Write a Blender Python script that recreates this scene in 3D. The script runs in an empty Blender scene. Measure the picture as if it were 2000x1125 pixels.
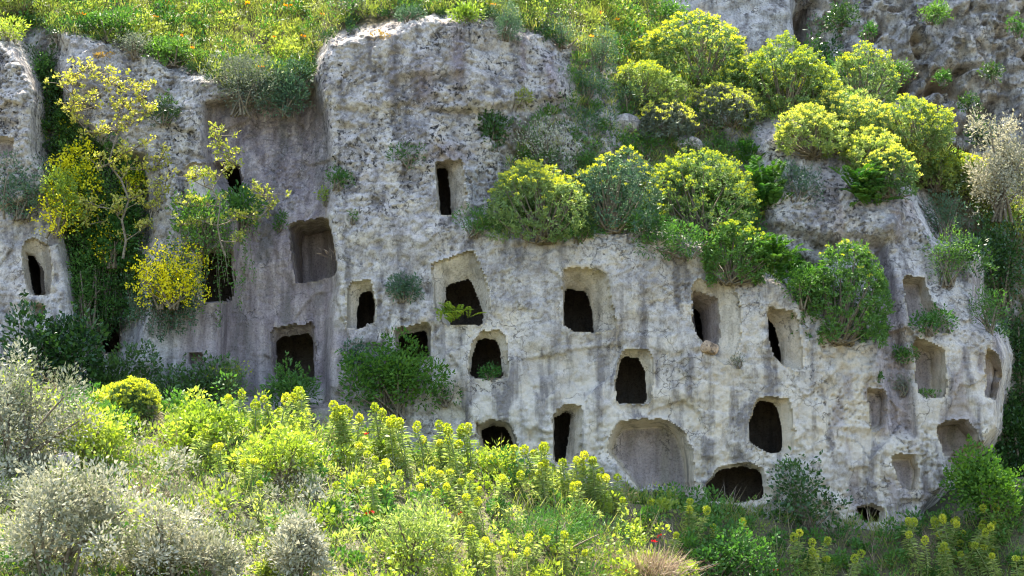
import bpy, math, random
import numpy as np
from mathutils import Vector

# ------------------------------------------------------------------ camera, sky, sun, exposure
scene = bpy.context.scene
COL = scene.collection
CAM = np.array([0.0, -40.0, -5.6])
PITCH = math.atan2(5.6, 40.0)
FOCAL = 72.7
cam_d = bpy.data.cameras.new('camera'); cam = bpy.data.objects.new('camera', cam_d); COL.objects.link(cam)
cam.location = CAM; cam.rotation_euler = (math.pi/2 + PITCH, 0, 0)
cam_d.sensor_width = 36; cam_d.lens = FOCAL; cam_d.clip_end = 2000; cam_d.clip_start = 0.5
scene.camera = cam

SUN_EL, SUN_AZ = 68.0, -20.0        # azimuth measured from +Y (behind the cliff), negative = to the left
se, sa = math.radians(SUN_EL), math.radians(SUN_AZ)
sun_dir = Vector((math.sin(sa)*math.cos(se), math.cos(sa)*math.cos(se), math.sin(se)))
world = bpy.data.worlds.new('World'); scene.world = world; world.use_nodes = True
wn = world.node_tree; bg = wn.nodes['Background']
sky = wn.nodes.new('ShaderNodeTexSky'); sky.sky_type = 'NISHITA'; sky.sun_disc = False
sky.sun_elevation = se; sky.sun_rotation = sa; sky.air_density = 1.0; sky.dust_density = 2.0; sky.ozone_density = 1.0
wn.links.new(sky.outputs[0], bg.inputs[0]); bg.inputs[1].default_value = 0.15
sd = bpy.data.lights.new('sun', 'SUN'); so = bpy.data.objects.new('sun', sd); COL.objects.link(so)
sd.energy = 4.8; sd.angle = math.radians(0.53); sd.color = (1.0, 0.92, 0.76)
so.rotation_euler = sun_dir.to_track_quat('Z', 'Y').to_euler()
vs = scene.view_settings; vs.view_transform = 'Standard'; vs.look = 'None'; vs.gamma = 1; vs.exposure = 2.08
vs.use_curve_mapping = False
scene.cycles.max_bounces = 6; scene.cycles.diffuse_bounces = 4; scene.cycles.transmission_bounces = 4
scene.cycles.transparent_max_bounces = 4; scene.cycles.filter_width = 1.1

# ------------------------------------------------------------------ small maths
RNG = np.random.default_rng(11)
W_F = 36.0/FOCAL
Fv = np.array([0, math.cos(PITCH), math.sin(PITCH)]); Uv = np.array([0, -math.sin(PITCH), math.cos(PITCH)])
def unproj(px, py, y):
    """photo pixel (2000 wide) + depth y -> world"""
    px, py, y = np.broadcast_arrays(np.asarray(px, float), np.asarray(py, float), np.asarray(y, float))
    a = (px-1000)/2000*W_F; b = (562.5-py)/2000*W_F
    dy = Fv[1] + b*Uv[1]; dz = Fv[2] + b*Uv[2]
    t = (y-CAM[1])/dy
    return np.stack([a*t, y, CAM[2]+dz*t], -1)
def proj(P):
    P = np.asarray(P, float); d = P-CAM
    f = d@Fv; u = d@Uv
    return 1000+d[..., 0]/f*2000/W_F, 562.5-u/f*2000/W_F
def mpp(y): return (y+40.4)/40.4/100.0       # metres per photo pixel at depth y
def sstep(a, b, x):
    t = np.clip((x-a)/(b-a), 0, 1); return t*t*(3-2*t)
def hash3(i, j, k, s):
    h = (i*374761393 + j*668265263 + k*2147483647 + s*974634777) & 0xFFFFFFFF
    h = ((h ^ (h >> 13))*1274126177) & 0xFFFFFFFF
    h = h ^ (h >> 16)
    return (h & 0xFFFFFF)/float(0xFFFFFF)
def vnoise(x, y, z, s=0):
    xi, yi, zi = np.floor(x).astype(np.int64), np.floor(y).astype(np.int64), np.floor(z).astype(np.int64)
    fx, fy, fz = x-xi, y-yi, z-zi
    fx = fx*fx*fx*(fx*(fx*6-15)+10); fy = fy*fy*fy*(fy*(fy*6-15)+10); fz = fz*fz*fz*(fz*(fz*6-15)+10)
    r = 0
    for a in (0, 1):
        wx = fx if a else 1-fx
        for b in (0, 1):
            wy = fy if b else 1-fy
            for c in (0, 1):
                wz = fz if c else 1-fz
                r = r + hash3(xi+a, yi+b, zi+c, s)*wx*wy*wz
    return r*2-1
def fbm(x, y, z, sc, octv=4, s=0, gain=0.5):
    r, a, t = 0, 1.0, 0
    for o in range(octv):
        r = r + a*vnoise(x*sc+o*17.3, y*sc-o*9.1, z*sc+o*5.7, s+o); t += a; a *= gain; sc *= 2.03
    return r/t
def cells(x, z, sc, s=0):
    """2-D worley F1, F2"""
    x, z = x*sc, z*sc
    xi, zi = np.floor(x).astype(np.int64), np.floor(z).astype(np.int64)
    f1 = np.full(x.shape, 9.0); f2 = np.full(x.shape, 9.0)
    for a in (-1, 0, 1):
        for b in (-1, 0, 1):
            cx = xi+a+hash3(xi+a, zi+b, 0*xi, s); cz = zi+b+hash3(xi+a, zi+b, 0*xi+1, s)
            d = np.hypot(cx-x, cz-z)
            f2 = np.minimum(f2, np.maximum(f1, d)); f1 = np.minimum(f1, d)
    return f1, f2
def facets(x, z, sc, s=0, tilt=1.0):
    """broken planes: every worley cell is a tilted plane of its own"""
    x, z = x*sc, z*sc
    xi, zi = np.floor(x).astype(np.int64), np.floor(z).astype(np.int64)
    f1 = np.full(x.shape, 9.0); out = np.zeros(x.shape)
    for a in (-1, 0, 1):
        for b in (-1, 0, 1):
            i, j, k = xi+a, zi+b, 0*xi
            dx = x-(i+hash3(i, j, k, s)); dz = z-(j+hash3(i, j, k+1, s)); d = np.hypot(dx, dz)
            v = (hash3(i, j, k+2, s)-.5)+tilt*((hash3(i, j, k+3, s)-.5)*dx+(hash3(i, j, k+4, s)-.5)*dz)
            m = d < f1; f1 = np.where(m, d, f1); out = np.where(m, v, out)
    return out
def poly_sd(px, py, poly):
    """signed distance (positive inside) and nearest boundary point"""
    poly = np.asarray(poly, float); n = len(poly)
    best = np.full(px.shape, 1e9); bx = np.zeros(px.shape); by = np.zeros(px.shape); ins = np.zeros(px.shape, bool)
    for i in range(n):
        x0, y0 = poly[i]; x1, y1 = poly[(i+1) % n]
        ex, ey = x1-x0, y1-y0; l2 = ex*ex+ey*ey+1e-9
        t = np.clip(((px-x0)*ex+(py-y0)*ey)/l2, 0, 1)
        qx, qy = x0+t*ex, y0+t*ey; d = (px-qx)**2+(py-qy)**2
        m = d < best; best = np.where(m, d, best); bx = np.where(m, qx, bx); by = np.where(m, qy, by)
        c = ((y0 > py) != (y1 > py)) & (px < (x1-x0)*(py-y0)/((y1-y0) if y1 != y0 else 1e-9)+x0)
        ins ^= c
    d = np.sqrt(best)
    return np.where(ins, d, -d), bx, by
def smooth_poly(poly, it=1, jit=1.2, seed=0):
    p = np.asarray(poly, float)
    for _ in range(it):
        q = np.roll(p, -1, 0)
        p = np.stack([p*0.9+q*0.1, p*0.1+q*0.9], 1).reshape(-1, 2)
    out = []
    r = np.random.default_rng(seed)
    for i in range(len(p)):
        a, b = p[i], p[(i+1) % len(p)]; n = max(1, int(np.hypot(*(b-a))/9))
        for k in range(n): out.append(a+(b-a)*k/n)
    out = np.array(out)
    return out + r.normal(0, jit*0.6, out.shape)

# ------------------------------------------------------------------ materials
def mat_new(name):
    m = bpy.data.materials.new(name); m.use_nodes = True
    nt = m.node_tree; nt.nodes.clear()
    return m, nt, nt.nodes, nt.links
def node(nt, t, **kw):
    n = nt.nodes.new(t)
    for k, v in kw.items(): setattr(n, k, v)
    return n
def leaf_mat(name, a, b, trans=0.4, rough=0.5, spec=0.25, c3=None):
    m, nt, N, L = mat_new(name)
    out = node(nt, 'ShaderNodeOutputMaterial')
    at = node(nt, 'ShaderNodeAttribute', attribute_name='tint')
    rp = node(nt, 'ShaderNodeValToRGB'); e = rp.color_ramp.elements
    e[0].color = (*a, 1); e[1].color = (*b, 1)
    if c3:
        e[1].position = 0.75; q = e.new(1.0); q.color = (*c3, 1)
    L.new(at.outputs['Fac'], rp.inputs[0])
    oi = node(nt, 'ShaderNodeObjectInfo')
    mr = node(nt, 'ShaderNodeMapRange'); mr.inputs[3].default_value = 0.8; mr.inputs[4].default_value = 1.2
    L.new(oi.outputs['Random'], mr.inputs[0])
    hs = node(nt, 'ShaderNodeHueSaturation'); L.new(rp.outputs[0], hs.inputs['Color']); L.new(mr.outputs[0], hs.inputs['Value'])
    mr2 = node(nt, 'ShaderNodeMapRange'); mr2.inputs[3].default_value = 0.515; mr2.inputs[4].default_value = 0.485
    L.new(oi.outputs['Random'], mr2.inputs[0]); L.new(mr2.outputs[0], hs.inputs['Hue'])
    p = node(nt, 'ShaderNodeBsdfPrincipled'); p.inputs['Roughness'].default_value = rough
    p.inputs['Specular IOR Level'].default_value = spec
    L.new(hs.outputs[0], p.inputs['Base Color'])
    t = node(nt, 'ShaderNodeBsdfTranslucent')
    hs2 = node(nt, 'ShaderNodeHueSaturation'); hs2.inputs['Saturation'].default_value = 1.15; hs2.inputs['Value'].default_value = 1.25
    L.new(hs.outputs[0], hs2.inputs['Color']); L.new(hs2.outputs[0], t.inputs[0])
    mx = node(nt, 'ShaderNodeMixShader'); mx.inputs[0].default_value = trans
    L.new(p.outputs[0], mx.inputs[1]); L.new(t.outputs[0], mx.inputs[2]); L.new(mx.outputs[0], out.inputs[0])
    return m
def bark_mat(name, a, b):
    m, nt, N, L = mat_new(name)
    out = node(nt, 'ShaderNodeOutputMaterial'); p = node(nt, 'ShaderNodeBsdfPrincipled'); p.inputs['Roughness'].default_value = 0.85
    tc = node(nt, 'ShaderNodeTexCoord'); n = node(nt, 'ShaderNodeTexNoise'); n.inputs['Scale'].default_value = 22; n.inputs['Detail'].default_value = 5
    rp = node(nt, 'ShaderNodeValToRGB'); rp.color_ramp.elements[0].color = (*a, 1); rp.color_ramp.elements[1].color = (*b, 1)
    rp.color_ramp.elements[0].position = 0.35; rp.color_ramp.elements[1].position = 0.65
    L.new(tc.outputs['Object'], n.inputs['Vector']); L.new(n.outputs[0], rp.inputs[0]); L.new(rp.outputs[0], p.inputs['Base Color'])
    L.new(p.outputs[0], out.inputs[0]); return m

def rock_mat(name, grey, pale, cream, dark=(0.05, 0.046, 0.045), rough_bump=1.0, warm=0.0):
    """weathered limestone; attribute 'zone': R purple seepage stain and painted niche shade, G cream tone, B soil, A lichen"""
    m, nt, N, L = mat_new(name)
    out = node(nt, 'ShaderNodeOutputMaterial'); p = node(nt, 'ShaderNodeBsdfPrincipled')
    p.inputs['Roughness'].default_value = 0.92; p.inputs['Specular IOR Level'].default_value = 0.15
    tc = node(nt, 'ShaderNodeTexCoord'); zn = node(nt, 'ShaderNodeAttribute', attribute_name='zone')
    sp = node(nt, 'ShaderNodeSeparateColor'); L.new(zn.outputs['Color'], sp.inputs[0])
    def noise(scale, det, rough=0.6, vec=None, dist=0.0):
        n = node(nt, 'ShaderNodeTexNoise'); n.inputs['Scale'].default_value = scale; n.inputs['Detail'].default_value = det
        n.inputs['Roughness'].default_value = rough; n.inputs['Distortion'].default_value = dist
        L.new(vec or tc.outputs['Object'], n.inputs['Vector']); return n.outputs[0]
    def ramp(f, stops):
        r = node(nt, 'ShaderNodeValToRGB'); e = r.color_ramp.elements
        e[0].position, e[0].color = stops[0][0], (*stops[0][1], 1); e[1].position, e[1].color = stops[-1][0], (*stops[-1][1], 1)
        for q, c in stops[1:-1]:
            x = e.new(q); x.color = (*c, 1)
        L.new(f, r.inputs[0]); return r.outputs[0]
    def mix(f, a, b, mode='MIX'):
        x = node(nt, 'ShaderNodeMix', data_type='RGBA', blend_type=mode)
        if isinstance(f, float): x.inputs[0].default_value = f
        else: L.new(f, x.inputs[0])
        for s, v in ((6, a), (7, b)):
            if isinstance(v, tuple): x.inputs[s].default_value = (*v, 1)
            else: L.new(v, x.inputs[s])
        return x.outputs[2]
    def math_(op, a, b):
        x = node(nt, 'ShaderNodeMath', operation=op); x.use_clamp = True
        for s, v in ((0, a), (1, b)):
            if isinstance(v, float): x.inputs[s].default_value = v
            else: L.new(v, x.inputs[s])
        return x.outputs[0]
    B = lambda v: (v, v, v)
    mp = node(nt, 'ShaderNodeMapping'); mp.inputs['Scale'].default_value = (1, 1, 0.12); L.new(tc.outputs['Object'], mp.inputs[0])
    c = ramp(noise(2.2, 9, 0.65), [(0.32, grey), (0.45, tuple(g*.42+q*.58 for g, q in zip(grey, pale))), (0.57, pale), (0.72, cream)])
    fine = ramp(noise(26, 6, 0.7), [(0.30, B(0.45)), (0.46, B(0.95)), (0.72, B(1.25))])
    c = mix(1.0, c, fine, 'MULTIPLY')
    # ochre patches
    och = ramp(noise(1.6, 5, 0.6, dist=0.4), [(0.58, B(0)), (0.72, B(0.55))])
    c = mix(och, c, tuple(q*w for q, w in zip(cream, (0.98, 0.86, 0.62))))
    # cream zone
    cm = math_('MULTIPLY', sp.outputs[1], ramp(noise(3.5, 6, 0.6), [(0.3, B(0.35)), (0.6, B(1))]))
    c = mix(cm, c, mix(0.5, ramp(noise(12, 6, 0.7), [(0.3, tuple(q*0.8 for q in cream)), (0.7, tuple(q*1.18 for q in cream))]), cream))
    # purple-brown seepage stain with vertical streaks, also darkens niche backs
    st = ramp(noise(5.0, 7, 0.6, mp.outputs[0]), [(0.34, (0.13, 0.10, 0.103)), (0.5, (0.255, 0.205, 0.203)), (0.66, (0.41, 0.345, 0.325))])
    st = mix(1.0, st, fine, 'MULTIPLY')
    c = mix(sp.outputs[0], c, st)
    # dark grey vertical run-off streaks everywhere
    sk = ramp(noise(3.2, 5, 0.55, mp.outputs[0]), [(0.50, B(0)), (0.64, B(0.85))])
    c = mix(sk, c, mix(1.0, tuple(q*0.75 for q in grey), fine, 'MULTIPLY'))
    # black lichen specks
    sk2 = ramp(noise(11, 6, 0.6), [(0.54, B(0)), (0.60, B(1))])
    pm = ramp(noise(1.5, 4, 0.65), [(0.40, B(0.12)), (0.58, B(1))])
    al = math_('MULTIPLY', math_('MULTIPLY', sk2, pm), zn.outputs['Alpha'])
    c = mix(al, c, dark)
    vo = node(nt, 'ShaderNodeTexVoronoi', feature='DISTANCE_TO_EDGE'); vo.inputs['Scale'].default_value = 1.7
    wv = node(nt, 'ShaderNodeVectorMath', operation='ADD'); nz_ = node(nt, 'ShaderNodeTexNoise'); nz_.inputs['Scale'].default_value = 2.5; nz_.inputs['Detail'].default_value = 6
    L.new(tc.outputs['Object'], nz_.inputs['Vector']); L.new(tc.outputs['Object'], wv.inputs[0]); L.new(nz_.outputs['Color'], wv.inputs[1]); L.new(wv.outputs[0], vo.inputs['Vector'])
    crk = math_('MULTIPLY', ramp(vo.outputs['Distance'], [(0.0, B(1)), (0.022, B(0))]), ramp(noise(1.1, 3, 0.5), [(0.48, B(0)), (0.60, B(1))]))
    c = mix(math_('MULTIPLY', crk, 0.75), c, dark)
    # white lichen
    wl = ramp(noise(17, 4, 0.5, dist=0.3), [(0.62, B(0)), (0.70, B(0.6))])
    c = mix(math_('MULTIPLY', wl, zn.outputs['Alpha']), c, tuple(min(0.7, q*1.35) for q in pale))
    # soil
    so_ = ramp(noise(8, 6, 0.6), [(0.3, (0.05, 0.04, 0.02)), (0.7, (0.13, 0.11, 0.05))])
    sm = math_('MULTIPLY', sp.outputs[2], ramp(noise(4, 5, 0.6), [(0.3, B(0.5)), (0.5, B(1))]))
    c = mix(sm, c, so_)
    L.new(c, p.inputs['Base Color'])
    b1 = node(nt, 'ShaderNodeBump'); b1.inputs['Strength'].default_value = 0.75*rough_bump; b1.inputs['Distance'].default_value = 0.05
    L.new(noise(9, 12, 0.68), b1.inputs['Height'])
    b2 = node(nt, 'ShaderNodeBump'); b2.inputs['Strength'].default_value = 0.8*rough_bump; b2.inputs['Distance'].default_value = 0.02
    L.new(noise(30, 10, 0.75), b2.inputs['Height']); L.new(b1.outputs[0], b2.inputs['Normal'])
    b3 = node(nt, 'ShaderNodeBump', invert=True); b3.inputs['Strength'].default_value = 0.6*rough_bump; b3.inputs['Distance'].default_value = 0.04
    L.new(math_('MAXIMUM', al, crk), b3.inputs['Height']); L.new(b2.outputs[0], b3.inputs['Normal'])
    L.new(b3.outputs[0], p.inputs['Normal']); L.new(p.outputs[0], out.inputs[0])
    return m

M = {}
M['rock'] = rock_mat('weathered_limestone', (0.225, 0.198, 0.184), (0.54, 0.487, 0.43), (0.65, 0.562, 0.43))
M['tombrock'] = rock_mat('carved_limestone', (0.33, 0.285, 0.22), (0.56, 0.49, 0.39), (0.62, 0.52, 0.37), rough_bump=0.8)
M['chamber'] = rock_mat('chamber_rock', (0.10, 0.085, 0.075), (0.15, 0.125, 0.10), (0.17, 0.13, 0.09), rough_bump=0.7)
M['far_rock'] = rock_mat('craggy_limestone', (0.24, 0.21, 0.185), (0.62, 0.56, 0.49), (0.60, 0.47, 0.33), rough_bump=1.4)
M['orange_rock'] = rock_mat('orange_limestone', (0.40, 0.28, 0.18), (0.56, 0.40, 0.26), (0.6, 0.44, 0.3))
M['soil'] = bark_mat('soil_and_litter', (0.045, 0.042, 0.016), (0.12, 0.105, 0.045))
M['spurge_leaf'] = leaf_mat('spurge_leaf', (0.10, 0.18, 0.06), (0.23, 0.31, 0.10), 0.4)
M['spurge_flower'] = leaf_mat('spurge_flower', (0.32, 0.39, 0.06), (0.56, 0.55, 0.085), 0.4)
M['pale_flower'] = leaf_mat('pale_spurge_flower', (0.36, 0.42, 0.06), (0.62, 0.6, 0.14), 0.4)
M['head'] = leaf_mat('spurge_head', (0.30, 0.38, 0.05), (0.58, 0.58, 0.09), 0.4)
M['stalk_leaf'] = leaf_mat('stalk_leaf', (0.17, 0.26, 0.06), (0.40, 0.45, 0.15), 0.45)
M['dark_leaf'] = leaf_mat('dark_leaf', (0.022, 0.06, 0.018), (0.07, 0.14, 0.03), 0.25, 0.35, 0.4)
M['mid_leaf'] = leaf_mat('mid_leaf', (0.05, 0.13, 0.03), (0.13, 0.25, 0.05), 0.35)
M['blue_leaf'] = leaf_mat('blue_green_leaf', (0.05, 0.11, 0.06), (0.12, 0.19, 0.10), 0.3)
M['grey_leaf'] = leaf_mat('grey_green_leaf', (0.12, 0.15, 0.10), (0.22, 0.24, 0.16), 0.3)
M['fern_leaf'] = leaf_mat('fern_leaf', (0.03, 0.10, 0.02), (0.10, 0.20, 0.03), 0.3, 0.6, 0.1)
M['light_fern'] = leaf_mat('light_fern_leaf', (0.16, 0.27, 0.03), (0.30, 0.38, 0.05), 0.4)
M['silver_leaf'] = leaf_mat('silver_leaf', (0.11, 0.13, 0.06), (0.46, 0.45, 0.34), 0.25, 0.6, 0.2)
M['meadow_leaf'] = leaf_mat('meadow_leaf', (0.16, 0.24, 0.04), (0.42, 0.45, 0.11), 0.45)
M['olive_leaf'] = leaf_mat('olive_leaf', (0.16, 0.17, 0.09), (0.42, 0.40, 0.29), 0.3, 0.6, 0.2)
M['white_leaf'] = leaf_mat('white_blossom', (0.30, 0.31, 0.2), (0.55, 0.53, 0.42), 0.35)
M['fig_leaf'] = leaf_mat('fig_leaf', (0.22, 0.27, 0.045), (0.50, 0.47, 0.12), 0.4)
M['broom_flower'] = leaf_mat('broom_flower', (0.58, 0.53, 0.01), (0.80, 0.76, 0.03), 0.35)
M['herb'] = leaf_mat('herb_leaf', (0.14, 0.23, 0.035), (0.35, 0.43, 0.09), 0.45)
M['grass'] = leaf_mat('grass_blade', (0.19, 0.26, 0.05), (0.40, 0.42, 0.10), 0.45, c3=(0.46, 0.38, 0.2))
M['dry'] = leaf_mat('dry_twig', (0.20, 0.145, 0.09), (0.40, 0.33, 0.24), 0.2)
M['poppy'] = leaf_mat('orange_petal', (0.75, 0.20, 0.02), (0.85, 0.42, 0.02), 0.4)
M['red'] = leaf_mat('red_petal', (0.6, 0.03, 0.02), (0.75, 0.10, 0.05), 0.4)
M['moss'] = leaf_mat('dry_moss', (0.30, 0.19, 0.05), (0.46, 0.32, 0.09), 0.2)
M['bark'] = bark_mat('grey_bark', (0.13, 0.11, 0.09), (0.30, 0.27, 0.23))
M['stem'] = bark_mat('brown_stem', (0.10, 0.075, 0.05), (0.24, 0.2, 0.13))
M['green_stem'] = bark_mat('green_stem', (0.12, 0.16, 0.05), (0.25, 0.28, 0.1))

# ------------------------------------------------------------------ mesh helpers
def mesh_from(name, V, Fq, mat, tint=None, zone=None, smooth=False, tris=None):
    me = bpy.data.meshes.new(name)
    V = np.ascontiguousarray(V, np.float32); Fq = np.ascontiguousarray(Fq, np.int32)
    k = Fq.shape[1]; n = len(Fq)
    me.vertices.add(len(V)); me.vertices.foreach_set('co', V.ravel())
    me.loops.add(n*k); me.loops.foreach_set('vertex_index', Fq.ravel())
    me.polygons.add(n); me.polygons.foreach_set('loop_start', np.arange(0, n*k, k, dtype=np.int32))
    me.update(calc_edges=True)
    if smooth: me.polygons.foreach_set('use_smooth', np.ones(n, bool))
    if tint is not None:
        a = me.attributes.new('tint', 'FLOAT', 'POINT'); a.data.foreach_set('value', np.ascontiguousarray(tint, np.float32))
    if zone is not None:
        a = me.attributes.new('zone', 'FLOAT_COLOR', 'POINT'); a.data.foreach_set('color', np.ascontiguousarray(zone, np.float32).ravel())
    me.materials.append(mat); me.validate()
    return me
def link(name, me, parent=None, loc=None):
    o = bpy.data.objects.new(name, me); COL.objects.link(o)
    if parent is not None: o.parent = parent
    if loc is not None: o.location = loc
    if name in ('foliage', 'flowers', 'stems', 'twigs', 'crown', 'leafy_stalk', 'flower_head', 'frond') and parent is not None: o['kind'] = 'stuff'
    return o
def tag(o, label=None, cat=None, group=None, kind=None):
    if label: o['label'] = label
    if cat: o['category'] = cat
    if group: o['group'] = group
    if kind: o['kind'] = kind
    return o
def thing(name, label, cat, loc, group=None):
    return tag(link(name, None, loc=tuple(float(c) for c in loc)), label, cat, group)
def unit(v): return v/np.maximum(np.linalg.norm(v, axis=-1, keepdims=True), 1e-9)
def rand_dir(n, r): return unit(r.normal(size=(n, 3)))
def leaves(P, D, Ln, Wd, r, fold=0.15, droop=0.0):
    """rhombic folded leaves: base P, direction D, length, width"""
    n = len(P); D = unit(D); S = unit(np.cross(D, rand_dir(n, r))); Nn = np.cross(S, D)
    Ln = np.broadcast_to(Ln, n)[:, None]; Wd = np.broadcast_to(Wd, n)[:, None]
    mid = P+D*Ln*0.5
    tip = P+D*Ln; tip = tip-np.array([0, 0, 1.0])*droop*Ln
    V = np.stack([P, mid+S*Wd*0.5+Nn*Ln*fold*0.4, tip, mid-S*Wd*0.5+Nn*Ln*fold*0.4], 1).reshape(-1, 3)
    return V, np.arange(4*n).reshape(n, 4)
def tubes(paths, radii, sides=4):
    """list of polylines (k,3) with per-point radii -> quads"""
    Vs, Fs, off = [], [], 0
    ang = np.arange(sides)*2*np.pi/sides
    for p, rd in zip(paths, radii):
        p = np.asarray(p, float); k = len(p)
        t = np.gradient(p, axis=0); t = unit(t)
        ref = np.array([1.0, 0.13, 0.07]) if abs(t[0, 0]) < 0.8 else np.array([0, 1.0, 0.1])
        s = unit(np.cross(t, ref)); u = np.cross(t, s)
        ring = p[:, None]+(s[:, None]*np.cos(ang)[None, :, None]+u[:, None]*np.sin(ang)[None, :, None])*np.asarray(rd)[:, None, None]
        Vs.append(ring.reshape(-1, 3))
        i = np.arange(k-1)[:, None]*sides; j = np.arange(sides)[None]; j2 = (j+1) % sides
        Fs.append(np.stack([i+j, i+j2, i+sides+j2, i+sides+j], -1).reshape(-1, 4)+off); off += k*sides
    return np.concatenate(Vs), np.concatenate(Fs)
def curve_path(a, b, bend, n=5, r=None):
    t = np.linspace(0, 1, n)[:, None]
    c = (a+b)/2+bend
    return (1-t)**2*a+2*t*(1-t)*c+t*t*b

# ------------------------------------------------------------------ the cliff: key curves of depth, bottom to top
KX = np.array([-150, 0, 60, 200, 400, 600, 640, 850, 905, 1000, 1100, 1260, 1370, 1420, 1490, 1560, 1680, 1750, 1900, 2150], float)
K1p = np.array([560, 560, 560, 540, 500, 480, 460, 440, 452, 462, 468, 450, 490, 540, 545, 600, 660, 640, 650, 650], float)
K1y = np.array([.9, .8, .75, .75, .7, .6, .5, .45, .4, .35, .35, .35, .3, .3, .35, .4, .5, .7, 1.1, 2.0])
JMP = np.array([.05, .05, .05, .05, .05, .05, .05, .1, .3, .8, 1.0, 1.1, 1.1, 1.0, 1.0, .9, .6, .15, .1, .1])
K3p = np.array([60, 80, 62, 92, 158, 172, 82, 42, 38, 56, 95, 182, 205, 215, 235, 250, 295, 330, 385, 420], float)
K3y = np.array([1.9, 1.8, 1.7, 1.8, 1.7, 1.7, 1.3, 1.3, 1.35, 1.6, 2.1, 3.1, 3.2, 3.2, 2.9, 2.6, 2.3, 2.1, 2.4, 3.2])
STP = 4
RX = np.arange(-220, 2221, STP, dtype=float); RY = np.arange(-260, 1301, STP, dtype=float)
def build_depth():
    c = lambda a: np.interp(RX, KX, a)
    wob = 9*vnoise(RX*0.016, RX*0, RX*0, 3)+5*vnoise(RX*0.05, RX*0, RX*0, 4)
    k1p, k1y, j, k3p, k3y = c(K1p)+wob, c(K1y), c(JMP), c(K3p)+wob*0.7, c(K3y)
    D = np.zeros((len(RY), len(RX)))
    yb = -0.25+np.interp(RX, [0, 600, 1000, 1700, 1900, 2150], [.45, .2, 0, 0, .35, 1.2])
    for i in range(len(RX)):
        xs = np.array([-1300, -k1p[i], -(k1p[i]-22), -k3p[i], -(k3p[i]-18), 400])
        ys = np.array([yb[i], k1y[i], k1y[i]+j[i], k3y[i], k3y[i]+0.45, k3y[i]+0.45+(k3p[i]-18+400)*0.0135])
        D[:, i] = np.interp(-RY, xs, ys)
    gx, gy = np.meshgrid(RX, RY)
    def reg(poly, add, f):
        s, _, _ = poly_sd(gx, gy, poly); return add*sstep(-f/2, f/2, s)
    D += reg([(395, 205), (470, 190), (610, 168), (632, 230), (645, 330), (636, 420), (655, 560), (645, 620), (640, 790), (430, 790), (440, 600), (470, 420), (400, 330)], 0.65, 22)
    D += reg([(0, 40), (60, 20), (110, 90), (105, 140), (120, 210), (165, 260), (210, 300), (270, 310), (290, 430), (280, 600), (250, 720), (170, 720), (150, 600), (120, 450), (95, 350), (62, 300), (66, 180)], 1.0, 36)
    D += reg([(-200, 80), (10, 98), (48, 135), (65, 190), (60, 250), (70, 300), (92, 330), (60, 390), (-200, 420)], -0.35, 24)
    D += reg([(614, 115), (640, 85), (720, 48), (900, 36), (1010, 60), (1060, 90), (1108, 130), (1110, 190), (1000, 205), (900, 214), (800, 207), (740, 214), (640, 205), (618, 160)], -0.22, 18)
    D += reg([(768, 150), (905, 140), (905, 206), (768, 205)], 0.14, 10)
    D += reg([(1480, 255), (1560, 250), (1640, 330), (1745, 345), (1780, 380), (1760, 460), (1640, 470), (1500, 440), (1490, 370)], -0.35, 36)
    D += reg([(1690, 480), (1725, 470), (1745, 560), (1765, 700), (1780, 850), (1740, 850), (1715, 700)], 0.3, 26)
    D += reg([(1645, 838), (1695, 838), (1700, 960), (1655, 960)], 0.12, 10)
    # the cliff ends on the right: beyond its edge it turns back into a gully
    edge = [(1760, 340), (1790, 380), (1830, 470), (1895, 480), (1925, 500), (1912, 560), (1905, 630), (1950, 650), (1966, 695), (1948, 780), (1944, 840), (1918, 872), (1852, 905), (1846, 950), (1800, 1000), (1780, 1400), (2400, 1400), (2400, 200), (2000, 250)]
    D += reg(edge, 2.6, 26)
    # gentle blur
    for _ in range(2):
        P_ = np.pad(D, 1, mode='edge')
        D = (P_[:-2, 1:-1]+P_[2:, 1:-1]+P_[1:-1, :-2]+P_[1:-1, 2:]+2*D)/6
    return D
DEP = build_depth()
def depth_at(px, py):
    fx = np.clip((np.asarray(px, float)-RX[0])/STP, 0, len(RX)-1.001); fy = np.clip((np.asarray(py, float)-RY[0])/STP, 0, len(RY)-1.001)
    i, j = fx.astype(int), fy.astype(int); a, b = fx-i, fy-j
    return (DEP[j, i]*(1-a)+DEP[j, i+1]*a)*(1-b)+(DEP[j+1, i]*(1-a)+DEP[j+1, i+1]*a)*b
def surf(px, py): return unproj(px, py, depth_at(px, py))

# resample to a regular world grid (x, z) -> y
CELL = 0.03
GX = np.arange(-11.9, 12.6, CELL); GZ = np.arange(-6.0, 8.6, CELL)
P0 = unproj(RX[None, :], RY[:, None], DEP)
Y1 = np.zeros((len(GZ), len(RX)))
for i in range(len(RX)):
    zc = np.maximum.accumulate(P0[::-1, i, 2]+np.arange(len(RY))*1e-6); Y1[:, i] = np.interp(GZ, zc, P0[::-1, i, 1])
YG = np.zeros((len(GZ), len(GX)))
for j in range(len(GZ)):
    xs = (RX-1000)/100*(Y1[j]+40.4)/40.4
    YG[j] = np.interp(GX, np.maximum.accumulate(xs+np.arange(len(RX))*1e-6), Y1[j])
XX, ZZ = np.meshgrid(GX, GZ)
PXg, PYg = proj(np.stack([XX, YG, ZZ], -1))

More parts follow.
